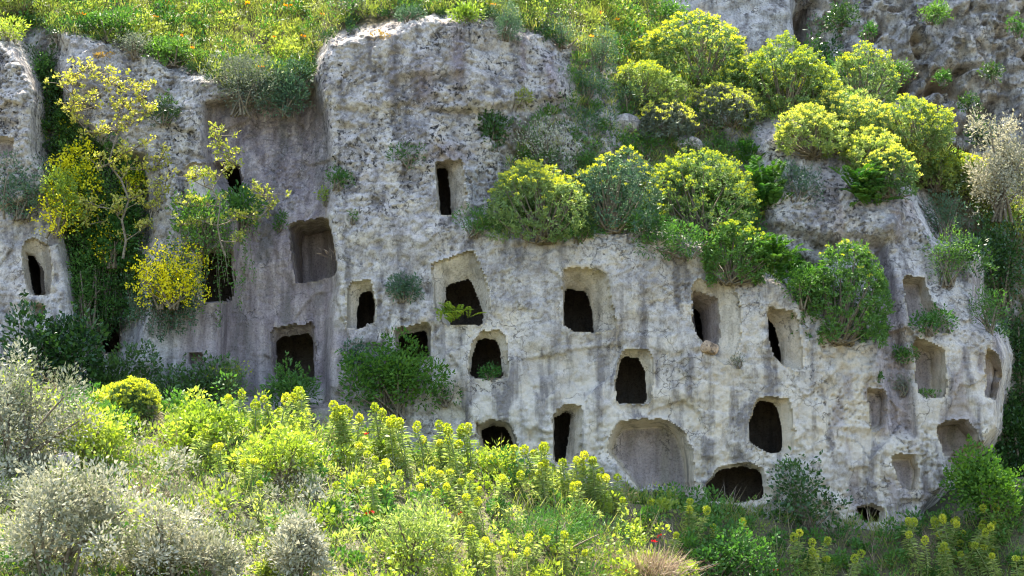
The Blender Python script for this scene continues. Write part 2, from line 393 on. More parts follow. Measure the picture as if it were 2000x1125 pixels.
# tombs: (outer outline, inner outline, jamb depth, chamber?, label)
TOMBS = [
 ([(43, 490), (46, 470), (62, 463), (95, 478), (102, 530), (96, 577), (52, 572)], [(43, 491), (60, 494), (75, 520), (80, 573), (54, 571)], .45, 1, 'dark tomb mouth with a worn right jamb near the left edge of the cliff'),
 ([(61, 594), (88, 597), (84, 628), (66, 626)], None, .3, 0, 'small tan niche low on the left outcrop under the leftmost dark tomb'),
 ([(-40, 262), (27, 270), (22, 306), (-40, 312)], None, .35, 0, 'shallow tan niche cut off by the left edge of the photo'),
 ([(362, 318), (468, 316), (472, 362), (458, 402), (400, 404), (366, 388)], [(422, 320), (464, 320), (470, 362), (456, 380), (440, 350)], .4, 1, 'square niche half hidden by fig leaves, dark on its right side'),
 ([(216, 462), (268, 466), (272, 580), (226, 576)], [(220, 468), (264, 470), (267, 574), (230, 570)], .3, 1, 'dark tomb mouth left of the round yellow flowering bush'),
 ([(384, 484), (452, 484), (460, 540), (452, 590), (386, 590)], [(388, 488), (449, 489), (455, 540), (448, 584), (390, 586)], .3, 1, 'dark tomb mouth behind the round yellow flowering bush'),
 ([(186, 606), (234, 600), (236, 690), (190, 692)], [(190, 612), (230, 606), (231, 684), (194, 686)], .3, 1, 'tall dark slot behind hanging greenery low on the left'),
 ([(562, 437), (640, 424), (651, 480), (658, 538), (577, 553), (570, 500)], [(576, 441), (640, 427), (650, 480), (656, 536), (579, 550)], 1.35, 0, 'large square niche with a pale left jamb at the foot of the stained wall'),
 ([(680, 570), (690, 550), (720, 544), (727, 560), (734, 600), (731, 630), (694, 642), (677, 642)], [(697, 573), (702, 566), (724, 561), (731, 600), (728, 625), (706, 637), (693, 638)], .4, 1, 'small dark tomb mouth with a bright left jamb beside the stained wall'),
 ([(529, 642), (613, 627), (617, 700), (614, 745), (534, 745)], [(535, 655), (607, 645), (611, 744), (537, 744)], .4, 1, 'square tomb with a shaded lintel just above the green shrub'),
 ([(842, 516), (860, 508), (925, 489), (930, 500), (953, 560), (957, 600), (946, 634), (868, 634), (850, 600), (847, 545)], [(871, 549), (917, 536), (934, 575), (944, 610), (940, 628), (932, 632), (880, 632), (864, 595)], .5, 1, 'largest dark tomb doorway with a deep pale lintel and a fern in its corner'),
 ([(1101, 522), (1182, 532), (1197, 600), (1203, 642), (1165, 650), (1103, 637), (1100, 580)], [(1104, 556), (1146, 560), (1160, 600), (1163, 646), (1120, 645), (1103, 632)], .6, 1, 'tall tomb doorway with a broad pale right jamb below the spurge ledge'),
 ([(925, 665), (940, 648), (977, 642), (988, 658), (993, 738), (960, 742), (920, 738), (914, 700)], [(932, 661), (950, 656), (971, 661), (979, 690), (982, 736), (928, 736), (917, 729), (922, 690)], .3, 1, 'arched tomb mouth with green weeds and dry stalks in it'),
 ([(1213, 692), (1226, 680), (1269, 684), (1275, 702), (1273, 787), (1204, 788), (1202, 740)], [(1215, 693), (1250, 695), (1262, 720), (1266, 786), (1205, 786), (1203, 748)], .3, 1, 'upright dark tomb mouth with a clean flat sill above the big arch niche'),
 ([(1354, 545), (1432, 556), (1446, 600), (1448, 660), (1425, 716), (1376, 684), (1354, 630)], [(1355, 562), (1406, 572), (1411, 640), (1404, 694), (1378, 672), (1355, 626)], .25, 0, 'recessed tomb niche with the orange stone on its sill'),
 ([(1356, 566), (1404, 576), (1409, 640), (1402, 690), (1376, 668), (1356, 624)], [(1357, 578), (1378, 596), (1384, 640), (1384, 672), (1362, 650), (1357, 620)], .8, 1, None),
 ([(1500, 599), (1555, 612), (1564, 660), (1568, 722), (1532, 714), (1510, 688), (1501, 650)], [(1502, 613), (1520, 630), (1531, 680), (1532, 712), (1512, 692), (1502, 656)], .55, 1, 'slanting tomb niche with a narrow black opening right of the orange stone'),
 ([(1764, 538), (1810, 542), (1816, 582), (1852, 625), (1856, 652), (1778, 634)], [(1766, 545), (1806, 549), (1810, 585), (1846, 628), (1846, 644), (1780, 628)], .55, 0, 'upper right niche with a bright green plant growing on its sill'),
 ([(1787, 660), (1844, 677), (1849, 775), (1794, 775)], [(1788, 664), (1832, 684), (1834, 770), (1796, 770)], .7, 0, 'tall shaded niche near the right end with grass on its sill'),
 ([(1928, 678), (1949, 694), (1957, 720), (1946, 780), (1928, 776)], None, .5, 0, 'narrow brown niche at the rightmost edge of the cliff'),
 ([(1482, 775), (1542, 777), (1551, 830), (1548, 884), (1500, 886), (1470, 867), (1462, 840)], [(1483, 778), (1520, 785), (1532, 830), (1533, 870), (1528, 882), (1500, 883), (1468, 862), (1464, 832)], .35, 1, 'tall dark tomb mouth above the orange broken rock'),
 ([(1695, 754), (1731, 764), (1730, 832), (1705, 844)], None, .4, 0, 'narrow brown niche low on the right, left of the stained gully'),
 ([(1830, 838), (1850, 822), (1886, 817), (1907, 840), (1918, 872), (1880, 893), (1844, 888)], [(1836, 838), (1852, 828), (1884, 823), (1901, 842), (1910, 870), (1880, 888), (1848, 884)], .85, 0, 'low arched hollow with a brown back wall near the right end'),
 ([(1738, 891), (1786, 887), (1797, 920), (1792, 962), (1760, 950)], None, .4, 0, 'small tan niche at the lowest right corner of the cliff'),
 ([(1214, 822), (1300, 817), (1337, 838), (1354, 890), (1360, 965), (1255, 965), (1225, 930), (1186, 882), (1198, 842)], [(1222, 832), (1296, 827), (1326, 846), (1342, 890), (1348, 962), (1258, 962), (1232, 925), (1200, 880), (1208, 848)], .75, 0, 'widest arch shaped niche with a smooth tan back wall at ground level'),
 ([(1081, 812), (1104, 787), (1137, 794), (1134, 850), (1140, 905), (1082, 905)], [(1083, 815), (1104, 800), (1118, 806), (1112, 850), (1104, 900), (1084, 900)], .45, 1, 'ragged low tomb with dry stalks in front of it'),
 ([(928, 832), (960, 819), (992, 826), (1008, 850), (1014, 890), (980, 892), (938, 876)], [(938, 836), (962, 827), (988, 832), (1000, 852), (1006, 886), (980, 888), (944, 874)], .5, 1, 'low brown hollow half buried behind the sunlit spurges'),
 ([(1376, 950), (1404, 914), (1450, 904), (1492, 913), (1500, 975), (1440, 985), (1380, 980)], [(1380, 950), (1405, 917), (1450, 908), (1488, 917), (1495, 972), (1440, 982), (1384, 976)], .2, 1, 'black cave mouth at ground level under the orange broken rock'),
 ([(1672, 992), (1700, 984), (1727, 994), (1724, 1020), (1688, 1020)], [(1675, 993), (1700, 987), (1723, 996), (1720, 1018), (1690, 1018)], .2, 1, 'little black hole at the very foot of the right cliff'),
 ([(849, 315), (904, 312), (909, 416), (858, 418), (851, 345)], [(851, 318), (872, 318), (878, 365), (880, 415), (860, 415), (854, 350)], .55, 1, 'highest tomb doorway, narrow and black beside a pale right jamb'),
 ([(769, 640), (839, 629), (842, 700), (774, 700)], [(776, 650), (833, 640), (836, 698), (780, 698)], .4, 1, 'brown niche behind the top of the big green shrub'),
 ([(369, 690), (393, 689), (396, 717), (371, 714)], None, .35, 0, 'tiny dark hollow low on the stained wall at left'),
]
tomb_id = np.full(XX.shape, -1); hole = np.zeros(XX.shape, bool); calm = np.zeros(XX.shape); niche_stain_shade = np.zeros(XX.shape)
YT = np.zeros(XX.shape); SX = XX.copy(); SZ = ZZ.copy(); tomb_geo = []
for ti, (po, pi_, dep, ch, lab) in enumerate(TOMBS):
    po_ = smooth_poly(po, 1, 2.4, ti)
    if pi_ is None:
        c_ = np.mean(po, 0); pi_ = [(c_[0]+(a-c_[0])*0.8, c_[1]+(b-c_[1])*0.84) for a, b in po]
    pin = smooth_poly(pi_, 1, 1.1, ti+100)
    x0, y0 = po_.min(0)-14; x1, y1 = po_.max(0)+14
    m = (PXg > x0) & (PXg < x1) & (PYg > y0) & (PYg < y1)
    jj, ii = np.where(m); px, py = PXg[m], PYg[m]
    so_, ox, oy = poly_sd(px, py, po_); si, ix, iy = poly_sd(px, py, pin)
    scl = mpp(YG[m]); cpx = CELL/scl
    inside = si > -0.45*cpx
    t = np.where(inside, 1, np.clip(so_, 0, None)/(np.clip(so_, 0, None)+np.clip(-si, 0, None)+1e-6))
    add = np.where(t > 0, np.minimum(0.13, dep*.35)+(dep-np.minimum(0.13, dep*.35))*t, 0)
    if not ch: add = add + np.where(inside, 0.10*sstep(0, 25, si), 0)
    YT[m] = YT[m]+add
    near = (np.abs(si) < 0.5*cpx)
    SX[m] = np.where(near, SX[m]+(ix-px)*scl, SX[m]); SZ[m] = np.where(near, SZ[m]-(iy-py)*scl, SZ[m])
    nearo = (np.abs(so_) < 0.5*cpx) & (np.abs(si) > 2.2*cpx)
    SX[m] = np.where(nearo, SX[m]+(ox-px)*scl, SX[m]); SZ[m] = np.where(nearo, SZ[m]-(oy-py)*scl, SZ[m])
    s = tomb_id[m]; s[(so_ > -0.5*cpx) | inside] = ti if lab else ti-1; tomb_id[m] = s
    if ch:
        h = hole[m]; h[inside] = True; hole[m] = h
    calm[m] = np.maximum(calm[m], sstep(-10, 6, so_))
    if not ch: niche_stain_shade[m] = np.maximum(niche_stain_shade[m], 0.75*sstep(-1, 6, si))  # brown staining and the shade of the recess, both painted on niche backs
    tomb_geo.append((po_, pin, dep, ch, lab))

# relief
tw = 1-0.8*calm
warp = 0.25*fbm(XX, YG, ZZ, 1.1, 3, 40)
big = fbm(XX+warp, YG, ZZ+warp, 0.55, 3, 1)
med = fbm(XX+warp, YG, ZZ*0.8, 1.7, 4, 2)
fin = fbm(XX, YG, ZZ, 6.5, 4, 3, 0.6)
rid = 1-np.abs(fbm(XX+warp, YG*0, ZZ-warp, 1.3, 4, 5))*2
flute = fbm(XX*1.6+warp, YG*0, ZZ*0.28, 1.6, 3, 6)
f1, f2 = cells(XX+0.15*med, ZZ+0.15*fin, 3.2, 7)
pits = np.clip(0.33-f1, 0, 1)*sstep(0.05, 0.5, fbm(XX, YG, ZZ, 0.8, 3, 8)+0.1)
purple = np.zeros(XX.shape)
s_, _, _ = poly_sd(PXg, PYg, [(400, 190), (610, 165), (635, 230), (648, 340), (640, 420), (660, 560), (650, 640), (660, 760), (400, 790), (330, 700), (400, 560), (440, 420), (395, 330)])
purple = sstep(-18, 24, s_+14*med)
topl = np.interp(PXg, KX, K3p)
top_mask = PYg < topl-8+10*med
slope_mask = sstep(-4, 12, topl-10-PYg)
rid2 = 1-np.abs(fbm(XX*1.1+warp, YG*0+3, ZZ, 4.2, 3, 15))*2
pk1, pk2 = cells(XX+0.06*fin, ZZ*1.2+0.06*fin, 8.5, 17)
pock = np.clip(0.30-pk1, 0, 1)*sstep(-0.15, 0.35, fbm(XX, YG, ZZ, 0.9, 3, 18))
fine2 = fbm(XX, YG, ZZ, 15, 3, 19, .6)
rough_w = np.clip(0.35+0.9*sstep(520, 380, PYg)+0.5*sstep(780, 900, PYg)+0.5*sstep(-.1, .4, fbm(XX, YG, ZZ, 0.6, 2, 20)), 0.3, 1.3)
disp = 0.22*big+0.10*med+(0.04*fin+0.03*fine2+0.12*np.clip(rid2-0.66, 0, 1)+0.36*pock*(1-.6*sstep(240, 200, PYg)*sstep(600, 640, PXg)))*rough_w
fa = facets(XX+0.35*warp+.05*fin, (ZZ+0.2*warp+.05*fin)*0.9, 1.15, 71, 1.2); fb = facets(XX+.1*warp+.03*fin, ZZ*0.95+.03*fin, 3.6, 72, 1.2)
bed = ZZ*1.9+0.9*fbm(XX, YG*0, ZZ*0, 0.35, 3, 73)+0.12*med; bed = bed-np.floor(bed)
disp = disp+0.11*fa+0.055*fb*rough_w+0.03*(sstep(0, .12, bed)-bed)*sstep(-.2, .3, fbm(XX, YG, ZZ, .5, 2, 74))
groove = np.clip(rid-0.80, 0, 1)
disp = disp+0.12*groove+0.28*pits+0.10*flute
disp = disp*(1-0.5*purple)+purple*(0.06*flute+0.05*fbm(XX, YG, ZZ*.5, 3, 3, 78))
# undercut crack below the top block
ck = np.exp(-((PYg-(212+6*np.sin(PXg*0.03)))/5.0)**2)*sstep(690, 760, PXg)*sstep(960, 890, PXg)
disp = disp+0.10*ck
disp = disp*(1-0.5*slope_mask)
YF = YG+disp*tw+YT+0.012*fin*calm
# zones
zone = np.zeros(XX.shape+(4,))
zone[..., 0] = np.clip(purple*0.9+0.75*sstep(0.25, 0.5, flute+0.25*med)*sstep(1250, 1700, PXg)*0.8, 0, 1)
s2, _, _ = poly_sd(PXg, PYg, [(1700, 480), (1740, 480), (1770, 620), (1790, 850), (1720, 850), (1705, 640)])
zone[..., 0] = np.maximum(zone[..., 0], 0.8*sstep(-15, 15, s2+10*med))
s3, _, _ = poly_sd(PXg, PYg, [(640, 640), (690, 640), (700, 790), (630, 790)])
zone[..., 0] = np.maximum(zone[..., 0], 0.7*sstep(-15, 15, s3+10*med))
for cx, cy, rx, ry, a in ((825, 165, 28, 45, .9), (893, 110, 16, 70, .9), (770, 150, 12, 60, .6), (1022, 110, 8, 50, .9), (1075, 150, 12, 60, .9), (870, 300, 45, 22, .8)):
    zone[..., 0] = np.maximum(zone[..., 0], a*np.exp(-np.abs((PXg-cx+8*med)/rx)**3-np.abs((PYg-cy)/ry)**3))
zone[..., 0] = np.maximum(zone[..., 0], niche_stain_shade)
zone[..., 1] = np.clip(sstep(520, 860, PYg)*sstep(780, 960, PXg)*(0.85+0.6*med), 0, 1)*(1-niche_stain_shade)
for cx, cy, rx, ry, a in ((1490, 895, 38, 16, 1.0), (640, 590, 45, 50, .5), (1230, 800, 120, 30, .9), (900, 690, 70, 50, .8), (1450, 860, 80, 70, .6), (1240, 480, 200, 60, .35), (720, 130, 90, 50, .25)):
    zone[..., 1] = np.maximum(zone[..., 1], a*np.exp(-((PXg-cx)/rx)**2-((PYg-cy)/ry)**2))
terr = (PYg < np.interp(PXg, KX, K1p)-18) & (PXg > 930)
soil_t = np.where(terr, sstep(0.15, -0.15, fbm(XX, YG, ZZ, 0.9, 3, 21)+0.1*fin), 0)
rockish, _, _ = poly_sd(PXg, PYg, [(1470, 250), (1560, 235), (1650, 310), (1760, 335), (1900, 420), (1940, 520), (1920, 700), (1700, 680), (1640, 480), (1500, 440)])
soil_t = soil_t*(1-sstep(-20, 20, rockish))
blk, _, _ = poly_sd(PXg, PYg, [(600, 20), (1100, 40), (1130, 200), (1000, 240), (970, 420), (600, 420)])
soil_t = soil_t*(1-sstep(-20, 20, blk))
zone[..., 2] = np.clip(np.maximum(soil_t*0.85, slope_mask), 0, 1)
edgeb, _, _ = poly_sd(PXg, PYg, [(1770, 340), (1800, 380), (1845, 470), (1905, 470), (1940, 500), (1925, 560), (1918, 630), (1960, 640), (1985, 695), (1965, 780), (1960, 840), (1930, 890), (1866, 915), (1856, 960), (1810, 1010), (1780, 1400), (2400, 1400), (2400, 200), (2000, 250)])
zone[..., 2] = np.maximum(zone[..., 2], sstep(0, 20, edgeb))
zone[..., 3] = np.clip(0.36+0.70*sstep(560, 330, PYg)+0.5*sstep(1400, 1500, PXg)*sstep(0, .3, big)-0.25*zone[..., 1]-0.6*calm-0.6*purple, 0, 1)

nz, nx = XX.shape
V = np.stack([SX, YF, SZ], -1).reshape(-1, 3)
idx = np.arange(nz*nx).reshape(nz, nx)
Fq = np.stack([idx[:-1, :-1], idx[:-1, 1:], idx[1:, 1:], idx[1:, :-1]], -1)
def corners(A): return np.stack([A[:-1, :-1], A[:-1, 1:], A[1:, 1:], A[1:, :-1]], -1)
hol = corners(hole).all(-1)
tid4 = corners(tomb_id); tid = tid4.max(-1)
crest = np.interp(PXg, [1180, 1250, 1300, 1400, 1500, 1600, 1700, 1800, 1900, 2000, 2200], [-900, -60, 50, 105, 140, 180, 225, 270, 320, 370, 400])
gone = corners(PYg < crest-14).all(-1)
meadow = corners(top_mask).all(-1)
Zf = zone.reshape(-1, 4)
def sub_mesh(name, mask, mat, hard=None):
    f = Fq[mask]; u, inv = np.unique(f, return_inverse=True)
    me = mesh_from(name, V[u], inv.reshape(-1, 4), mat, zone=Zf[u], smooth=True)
    if hard: me.set_sharp_from_angle(angle=math.radians(hard))
    return me
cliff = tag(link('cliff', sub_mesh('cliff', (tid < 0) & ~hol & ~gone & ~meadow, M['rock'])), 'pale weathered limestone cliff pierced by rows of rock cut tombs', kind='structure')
slope = tag(link('upper_slope', sub_mesh('upper_slope', meadow & ~gone & (tid < 0), M['rock'])), 'steep grassy slope above the top of the tomb cliff', kind='structure')
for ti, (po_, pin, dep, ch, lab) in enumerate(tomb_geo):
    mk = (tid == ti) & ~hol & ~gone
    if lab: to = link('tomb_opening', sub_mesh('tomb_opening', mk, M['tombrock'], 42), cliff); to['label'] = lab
    if ch:
        c = pin.mean(0); n = len(pin); rings = []
        r = np.random.default_rng(ti)
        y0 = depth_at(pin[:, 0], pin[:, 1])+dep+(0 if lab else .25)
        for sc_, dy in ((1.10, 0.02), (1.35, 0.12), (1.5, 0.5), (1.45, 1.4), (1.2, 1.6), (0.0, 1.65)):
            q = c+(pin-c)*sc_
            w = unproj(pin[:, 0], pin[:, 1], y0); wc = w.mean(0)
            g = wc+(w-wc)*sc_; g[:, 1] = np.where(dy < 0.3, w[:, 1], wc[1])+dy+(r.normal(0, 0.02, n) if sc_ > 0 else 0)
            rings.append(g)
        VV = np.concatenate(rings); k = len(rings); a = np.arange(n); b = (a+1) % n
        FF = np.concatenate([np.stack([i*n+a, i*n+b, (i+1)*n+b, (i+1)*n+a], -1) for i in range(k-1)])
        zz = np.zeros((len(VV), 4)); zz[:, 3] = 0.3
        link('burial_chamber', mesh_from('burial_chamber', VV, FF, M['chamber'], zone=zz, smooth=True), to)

# ------------------------------------------------------------------ far cliff, upper right
def far_cliff():
    gx = np.arange(2.4, 17.0, 0.05); gz = np.arange(-1.0, 11.5, 0.05)
    X, Z = np.meshgrid(gx, gz)
    y = np.full(X.shape, 9.5)
    px, py = proj(np.stack([X, y, Z], -1))
    split = sstep(1548, 1580, px+12*fbm(X, y, Z, 0.8, 3, 61))
    w = 0.3*fbm(X, y, Z, 0.9, 3, 62)
    f1, f2 = cells(X+w, Z*0.8+w, 1.15, 63); g1, g2 = cells(X+w, Z+w, 2.6, 64)
    knob = 0.85*(f2-f1)**0.5+0.4*(g2-g1)**0.5
    rough = 0.55*facets(X+w, Z*.9+w, .8, 91, 1.3)+0.3*facets(X+w, Z+w, 2.4, 92, 1.3)+0.13*facets(X+w, Z+w, 6, 93, 1.3)-0.3*knob+0.7*fbm(X, y, Z, 0.5, 4, 65)+0.35*fbm(X, y, Z, 2.2, 5, 66, .6)
    hol_ = np.clip(fbm(X, y, Z*1.2, 1.0, 3, 67)-0.22, 0, 1)*4.5
    smoothp = 0.35*fbm(X, y, Z, 0.8, 4, 68)+0.1*fbm(X, y, Z, 4, 4, 69)-0.4
    notch = np.exp(-((px-1575)/16)**2)*0.9
    Y = y+smoothp*(1-split)+(rough+hol_+0.6)*split+notch+0.12*(Z-3)
    Vv = np.stack([X, Y, Z], -1).reshape(-1, 3); n0, n1 = X.shape; id_ = np.arange(n0*n1).reshape(n0, n1)
    F = np.stack([id_[:-1, :-1], id_[:-1, 1:], id_[1:, 1:], id_[1:, :-1]], -1).reshape(-1, 4)
    zn = np.zeros(X.shape+(4,)); zn[..., 1] = np.clip(hol_*0.9, 0, 1); zn[..., 3] = 0.6; zn[..., 0] = 0.2*sstep(0, .4, fbm(X, y, Z*0.4, 1, 3, 70))*split
    return link('rear_cliff', mesh_from('rear_cliff', Vv, F, M['far_rock'], zone=zn.reshape(-1, 4), smooth=True))
tag(far_cliff(), 'craggy knobbly rear cliff face in the upper right background', kind='structure')

# ------------------------------------------------------------------ foreground hillside
FOOT_PX = np.array([-300, 0, 200, 450, 640, 900, 1050, 1200, 1400, 1650, 1800, 1870, 2000, 2300], float)
FOOT_PY = np.array([745, 760, 790, 828, 856, 920, 950, 980, 1008, 1035, 1040, 1025, 990, 960], float)
SHF = np.interp(FOOT_PX, [0, 900, 1150, 1300, 1450, 1600], [3.2, 2.8, 2.3, 1.4, .5, .2])
FW = unproj(FOOT_PX, FOOT_PY, -SHF)
def ground(x, y):
    zf = np.interp(x, FW[:, 0], FW[:, 2])
    s = np.interp(x, [-12, -6, 0, 4, 8, 12], [.50, .50, .58, .80, 1.25, 1.25])
    sh = np.interp(x, FW[:, 0], SHF)
    z = zf+np.where(y < -sh, s*(y+sh), np.where(y < 0, -0.12*(y+sh)*sh*0.4, -0.048*sh*sh+0.25*y))
    z = z+0.10*fbm(x, y, 0*x, 0.7, 3, 81)*sstep(1, -1, y)
    far = -12.5+np.clip(-y-27, 0, 60)*0.40
    far = np.where(far > -7.2, -7.2+(far+7.2)*0.1, far)
    k = 0.5
    return np.maximum(z, far)
def gpoint(px, py):
    """photo pixel -> point on the hillside"""
    ys = np.linspace(3.0, -16.0, 1900)
    P = unproj(px, py, ys); h = P[:, 2]-ground(P[:, 0], ys)
    i = np.argmax(h > 0) if (h > 0).any() else len(ys)-1
    return P[i]
def build_ground():
    xs = np.concatenate([np.arange(-80, -14, 3.0), np.arange(-14, 14, 0.14), np.arange(14, 81, 3.0)])
    ys = np.concatenate([np.arange(-90, -14, 2.0), np.arange(-14, 2.6, 0.14)])
    X, Y = np.meshgrid(xs, ys); Z = ground(X, Y)+0.05*fbm(X, Y, 0*X, 3, 3, 82)
    Vv = np.stack([X, Y, Z], -1).reshape(-1, 3); n0, n1 = X.shape; id_ = np.arange(n0*n1).reshape(n0, n1)
    F = np.stack([id_[:-1, :-1], id_[:-1, 1:], id_[1:, 1:], id_[1:, :-1]], -1).reshape(-1, 4)
    return link('hillside', mesh_from('hillside', Vv, F, M['soil'], smooth=True))
tag(build_ground(), 'overgrown hillside falling away below the cliff', kind='structure')

# ------------------------------------------------------------------ plants
def lobes_cloud(r, w, d, h, n, k=14, shell=0.35, lift=0.0):
    """points and outward directions over an uneven clump of lobes; base at z=0"""
    sprd = 0.62 if k < 30 else 0.80
    c = unit(r.normal(size=(k, 3)))*(r.random((k, 1))**0.4)*sprd
    c[:, 2] = np.abs(c[:, 2])*1.1-0.15
    rad = (0.22+0.2*r.random(k))*(1.0 if k < 30 else 0.72)
    wgt = rad**2/np.sum(rad**2); which = r.choice(k, n, p=wgt)
    D = rand_dir(n, r); D[:, 2] = D[:, 2]*0.8+0.15; D = unit(D)
    P = c[which]+D*(rad[which]*(1-shell*r.random(n)**1.5))[:, None]
    P = P*np.array([w/2, d/2, h*0.72])/0.85; P[:, 2] += h*0.32+lift
    P[:, 2] = np.maximum(P[:, 2], 0.0)
    cc = c*np.array([w/2, d/2, h*0.72])/0.85; cc[:, 2] += h*0.32
    return P, D, cc, which
def tint_of(n, r, which=None, k=0):
    t = r.random(n)
    if which is not None:
        kt = r.random(k); t = np.clip(0.55*t+0.6*kt[which]-0.08, 0, 1)
    return np.repeat(t, 4)
def stems_mesh(r, pts, base_r, mat, name='stems', n=None, spread=0.12):
    paths, rad = [], []
    for p in pts:
        a = np.array([r.normal(0, spread), r.normal(0, spread)*0.6, -0.05])
        paths.append(curve_path(a, np.array(p), np.array([r.normal(0, .05), r.normal(0, .05), .1*abs(p[2])]), 5)); rad.append(np.linspace(base_r, base_r*0.4, 5))
    Vv, F = tubes(paths, rad, 4)
    return mesh_from(name, Vv, F, mat, smooth=True)
def leafy(r, o, w, d, h, mat, n, L=0.06, Wd=0.035, k=14, stem=True, flowers=None, fl_n=0, fl_s=0.03, up=0.3, shell=0.35, fl_top=0.3):
    P, D, cc, wh = lobes_cloud(r, w, d, h, n, k, shell)
    ns = 26; k2 = min(n//6, 14*ns); sp_i = r.integers(0, ns, k2); a0 = r.integers(0, n, ns)
    tt = r.random(k2)[:, None]; P[:k2] = P[a0[sp_i]]+unit(D[a0[sp_i]]+np.array([0, -.1, .5]))*tt*0.16*min(w, h*1.3)+r.normal(0, .012, (k2, 3))
    D2 = unit(D+rand_dir(n, r)*0.7+np.array([0, 0, up]))
    ln = L*(0.6+0.8*r.random(n))
    Vv, F = leaves(P, D2, ln, ln*Wd/L, r)
    link('foliage', mesh_from('foliage', Vv, F, M[mat], tint_of(n, r, wh, k)), o)
    if stem: link('stems', stems_mesh(r, cc[:12], 0.012+0.012*h, M['stem'], spread=0.06*w), o)
    if flowers:
        P, D, cc, wh = lobes_cloud(r, w*1.02, d*1.02, h*1.02, fl_n*3, k, 0.12)
        q = P[:, 2]/h+0.25*D[:, 2]+0.25*r.random(len(P)); keep = np.argsort(-q)[:fl_n] if fl_top > 0 else np.arange(fl_n)
        P = P[keep]; n2 = len(P)
        P = np.repeat(P, 4, 0)+r.normal(0, fl_s*0.6, (n2*4, 3)); D3 = unit(rand_dir(n2*4, r)+np.array([0, -0.3, 0.4]))
        Vv, F = leaves(P, D3, fl_s*(0.7+0.6*r.random(n2*4)), fl_s*0.8, r)
        link('flowers', mesh_from('flowers', Vv, F, M[flowers], tint_of(n2*4, r)), o)
def dome(r, o, w, d, h, nt=420, flower='spurge_flower', ff=0.7, leaf='spurge_leaf', L=0.09):
    """tree spurge: forking stems, a leaf rosette at every tip, yellow heads over the top"""
    nt = int(nt*1.85); k = int(r.integers(5, 9))
    an = r.random(k)*6.28; rr_ = 0.58*r.random(k)**0.5; C0 = np.stack([np.cos(an)*rr_, np.sin(an)*rr_, 0.10-0.30*rr_+0.22*r.random(k)-0.05], -1)
    C0[0] = (r.normal(0, .12), r.normal(0, .12), .06); rad = 0.36+0.20*r.random(k); rad[0] = 0.68
    wh = r.choice(k, nt*3, p=rad**2/np.sum(rad**2)); D = rand_dir(nt*3, r); Q = C0[wh]+D*rad[wh][:, None]
    ok = (np.min(np.linalg.norm(Q[:, None]-C0[None], axis=2)/rad[None]*np.where(np.arange(k)[None] == wh[:, None], 9, 1), axis=1) > 0.9) & (Q[:, 2] > -0.34)
    Q, D = Q[ok][:nt], D[ok][:nt]; n = len(D)
    b = 0.94+0.10*fbm(Q[:, 0]*2.2+o.location.x, Q[:, 1]*2.2, Q[:, 2]*2.2, 2.0, 2, 5)+0.10*r.random(n)**2
    depth = np.where(r.random(n) < 0.36, 0.62+0.32*r.random(n), 1.0)
    P = Q*(b*depth)[:, None]*np.array([w/2*1.12, d/2, h*0.80])*1.2; P[:, 2] += h*0.28
    outer = depth > 0.99
    m = 10
    ax = unit(D+np.array([0, 0, 0.55]))
    P9 = np.repeat(P, m, 0); A9 = np.repeat(ax, m, 0)
    LD = unit(A9*0.35+rand_dir(n*m, r))
    P9 = P9-A9*(r.random((n*m, 1))*0.07)
    Vv, F = leaves(P9, LD, L*(0.7+0.5*r.random(n*m)), L*0.3, r)
    link('foliage', mesh_from('foliage', Vv, F, M[leaf], np.repeat(np.clip(np.repeat(r.random(n), m)*0.6+0.4*r.random(n*m), 0, 1), 4)), o)
    pt = fbm(P[:, 0]+o.location.x, P[:, 1], P[:, 2], 2.4, 2, 6)
    sel = np.where(outer & (0.55*D[:, 2]+0.6*(P[:, 2]/h)+0.22*r.normal(size=n)+0.45*pt > 1.08-ff*1.25))[0]
    if len(sel):
        q = 15; C = np.repeat(P[sel]+ax[sel]*0.035, q, 0); s = 0.045
        off = rand_dir(len(C), r)*np.array([1, 1, 0.55])*s*(0.4+0.8*r.random((len(C), 1)))
        Vv, F = leaves(C+off, unit(off+np.array([0, 0, 0.05])+rand_dir(len(C), r)*0.02), 0.034, 0.032, r)
        link('flowers', mesh_from('flowers', Vv, F, M[flower], tint_of(len(C), r)), o)
    ps, rs = [], []
    for i in r.choice(n, min(n, 45), replace=False):
        a = np.array([r.normal(0, .05*w), r.normal(0, .05*d), -0.06])
        ps.append(curve_path(a, P[i]*0.97, np.array([P[i][0]*0.1, P[i][1]*0.1, -0.06*h]), 5)); rs.append(np.linspace(0.016+0.01*h, 0.006, 5))
    Vv, F = tubes(ps, rs, 4); link('stems', mesh_from('stems', Vv, F, M['stem'], smooth=True), o)
def fern(r, o, w, d, h, mat, n=22):
    for i in range(n):
        a = r.uniform(0, 2*np.pi); el = r.uniform(0.45, 1.45); ln = (0.45+0.35*r.random())*max(w, h)
        dr = np.array([math.cos(a)*math.cos(el)*w/max(w, h)*1.2, -abs(math.sin(a))*math.cos(el)*0.9-0.15, math.sin(el)])
        t = np.linspace(0, 1, 20)[:, None]; sp = dr*t*ln; sp[:, 2] -= (t[:, 0]**2)*ln*0.42
        sp = sp+np.array([r.normal(0, .16*w), -.05*r.random(), 0.02+0.55*h*r.random()])
        side = unit(np.cross(dr, np.array([0, 0, 1.0]))+1e-4)
        P = np.repeat(sp[2:], 2, 0); sg = np.tile([1, -1], len(sp)-2)[:, None]
        wl = np.repeat(np.sin(np.linspace(0.5, 3.0, len(sp)-2)), 2)*ln*0.17
        Vv, F = leaves(P, side*sg+dr*0.5, wl, wl*0.36, r)
        link('frond', mesh_from('frond', Vv, F, M[mat], np.repeat(np.clip(r.random()*0.7+0.3*r.random(len(P)), 0, 1), 4)), o)
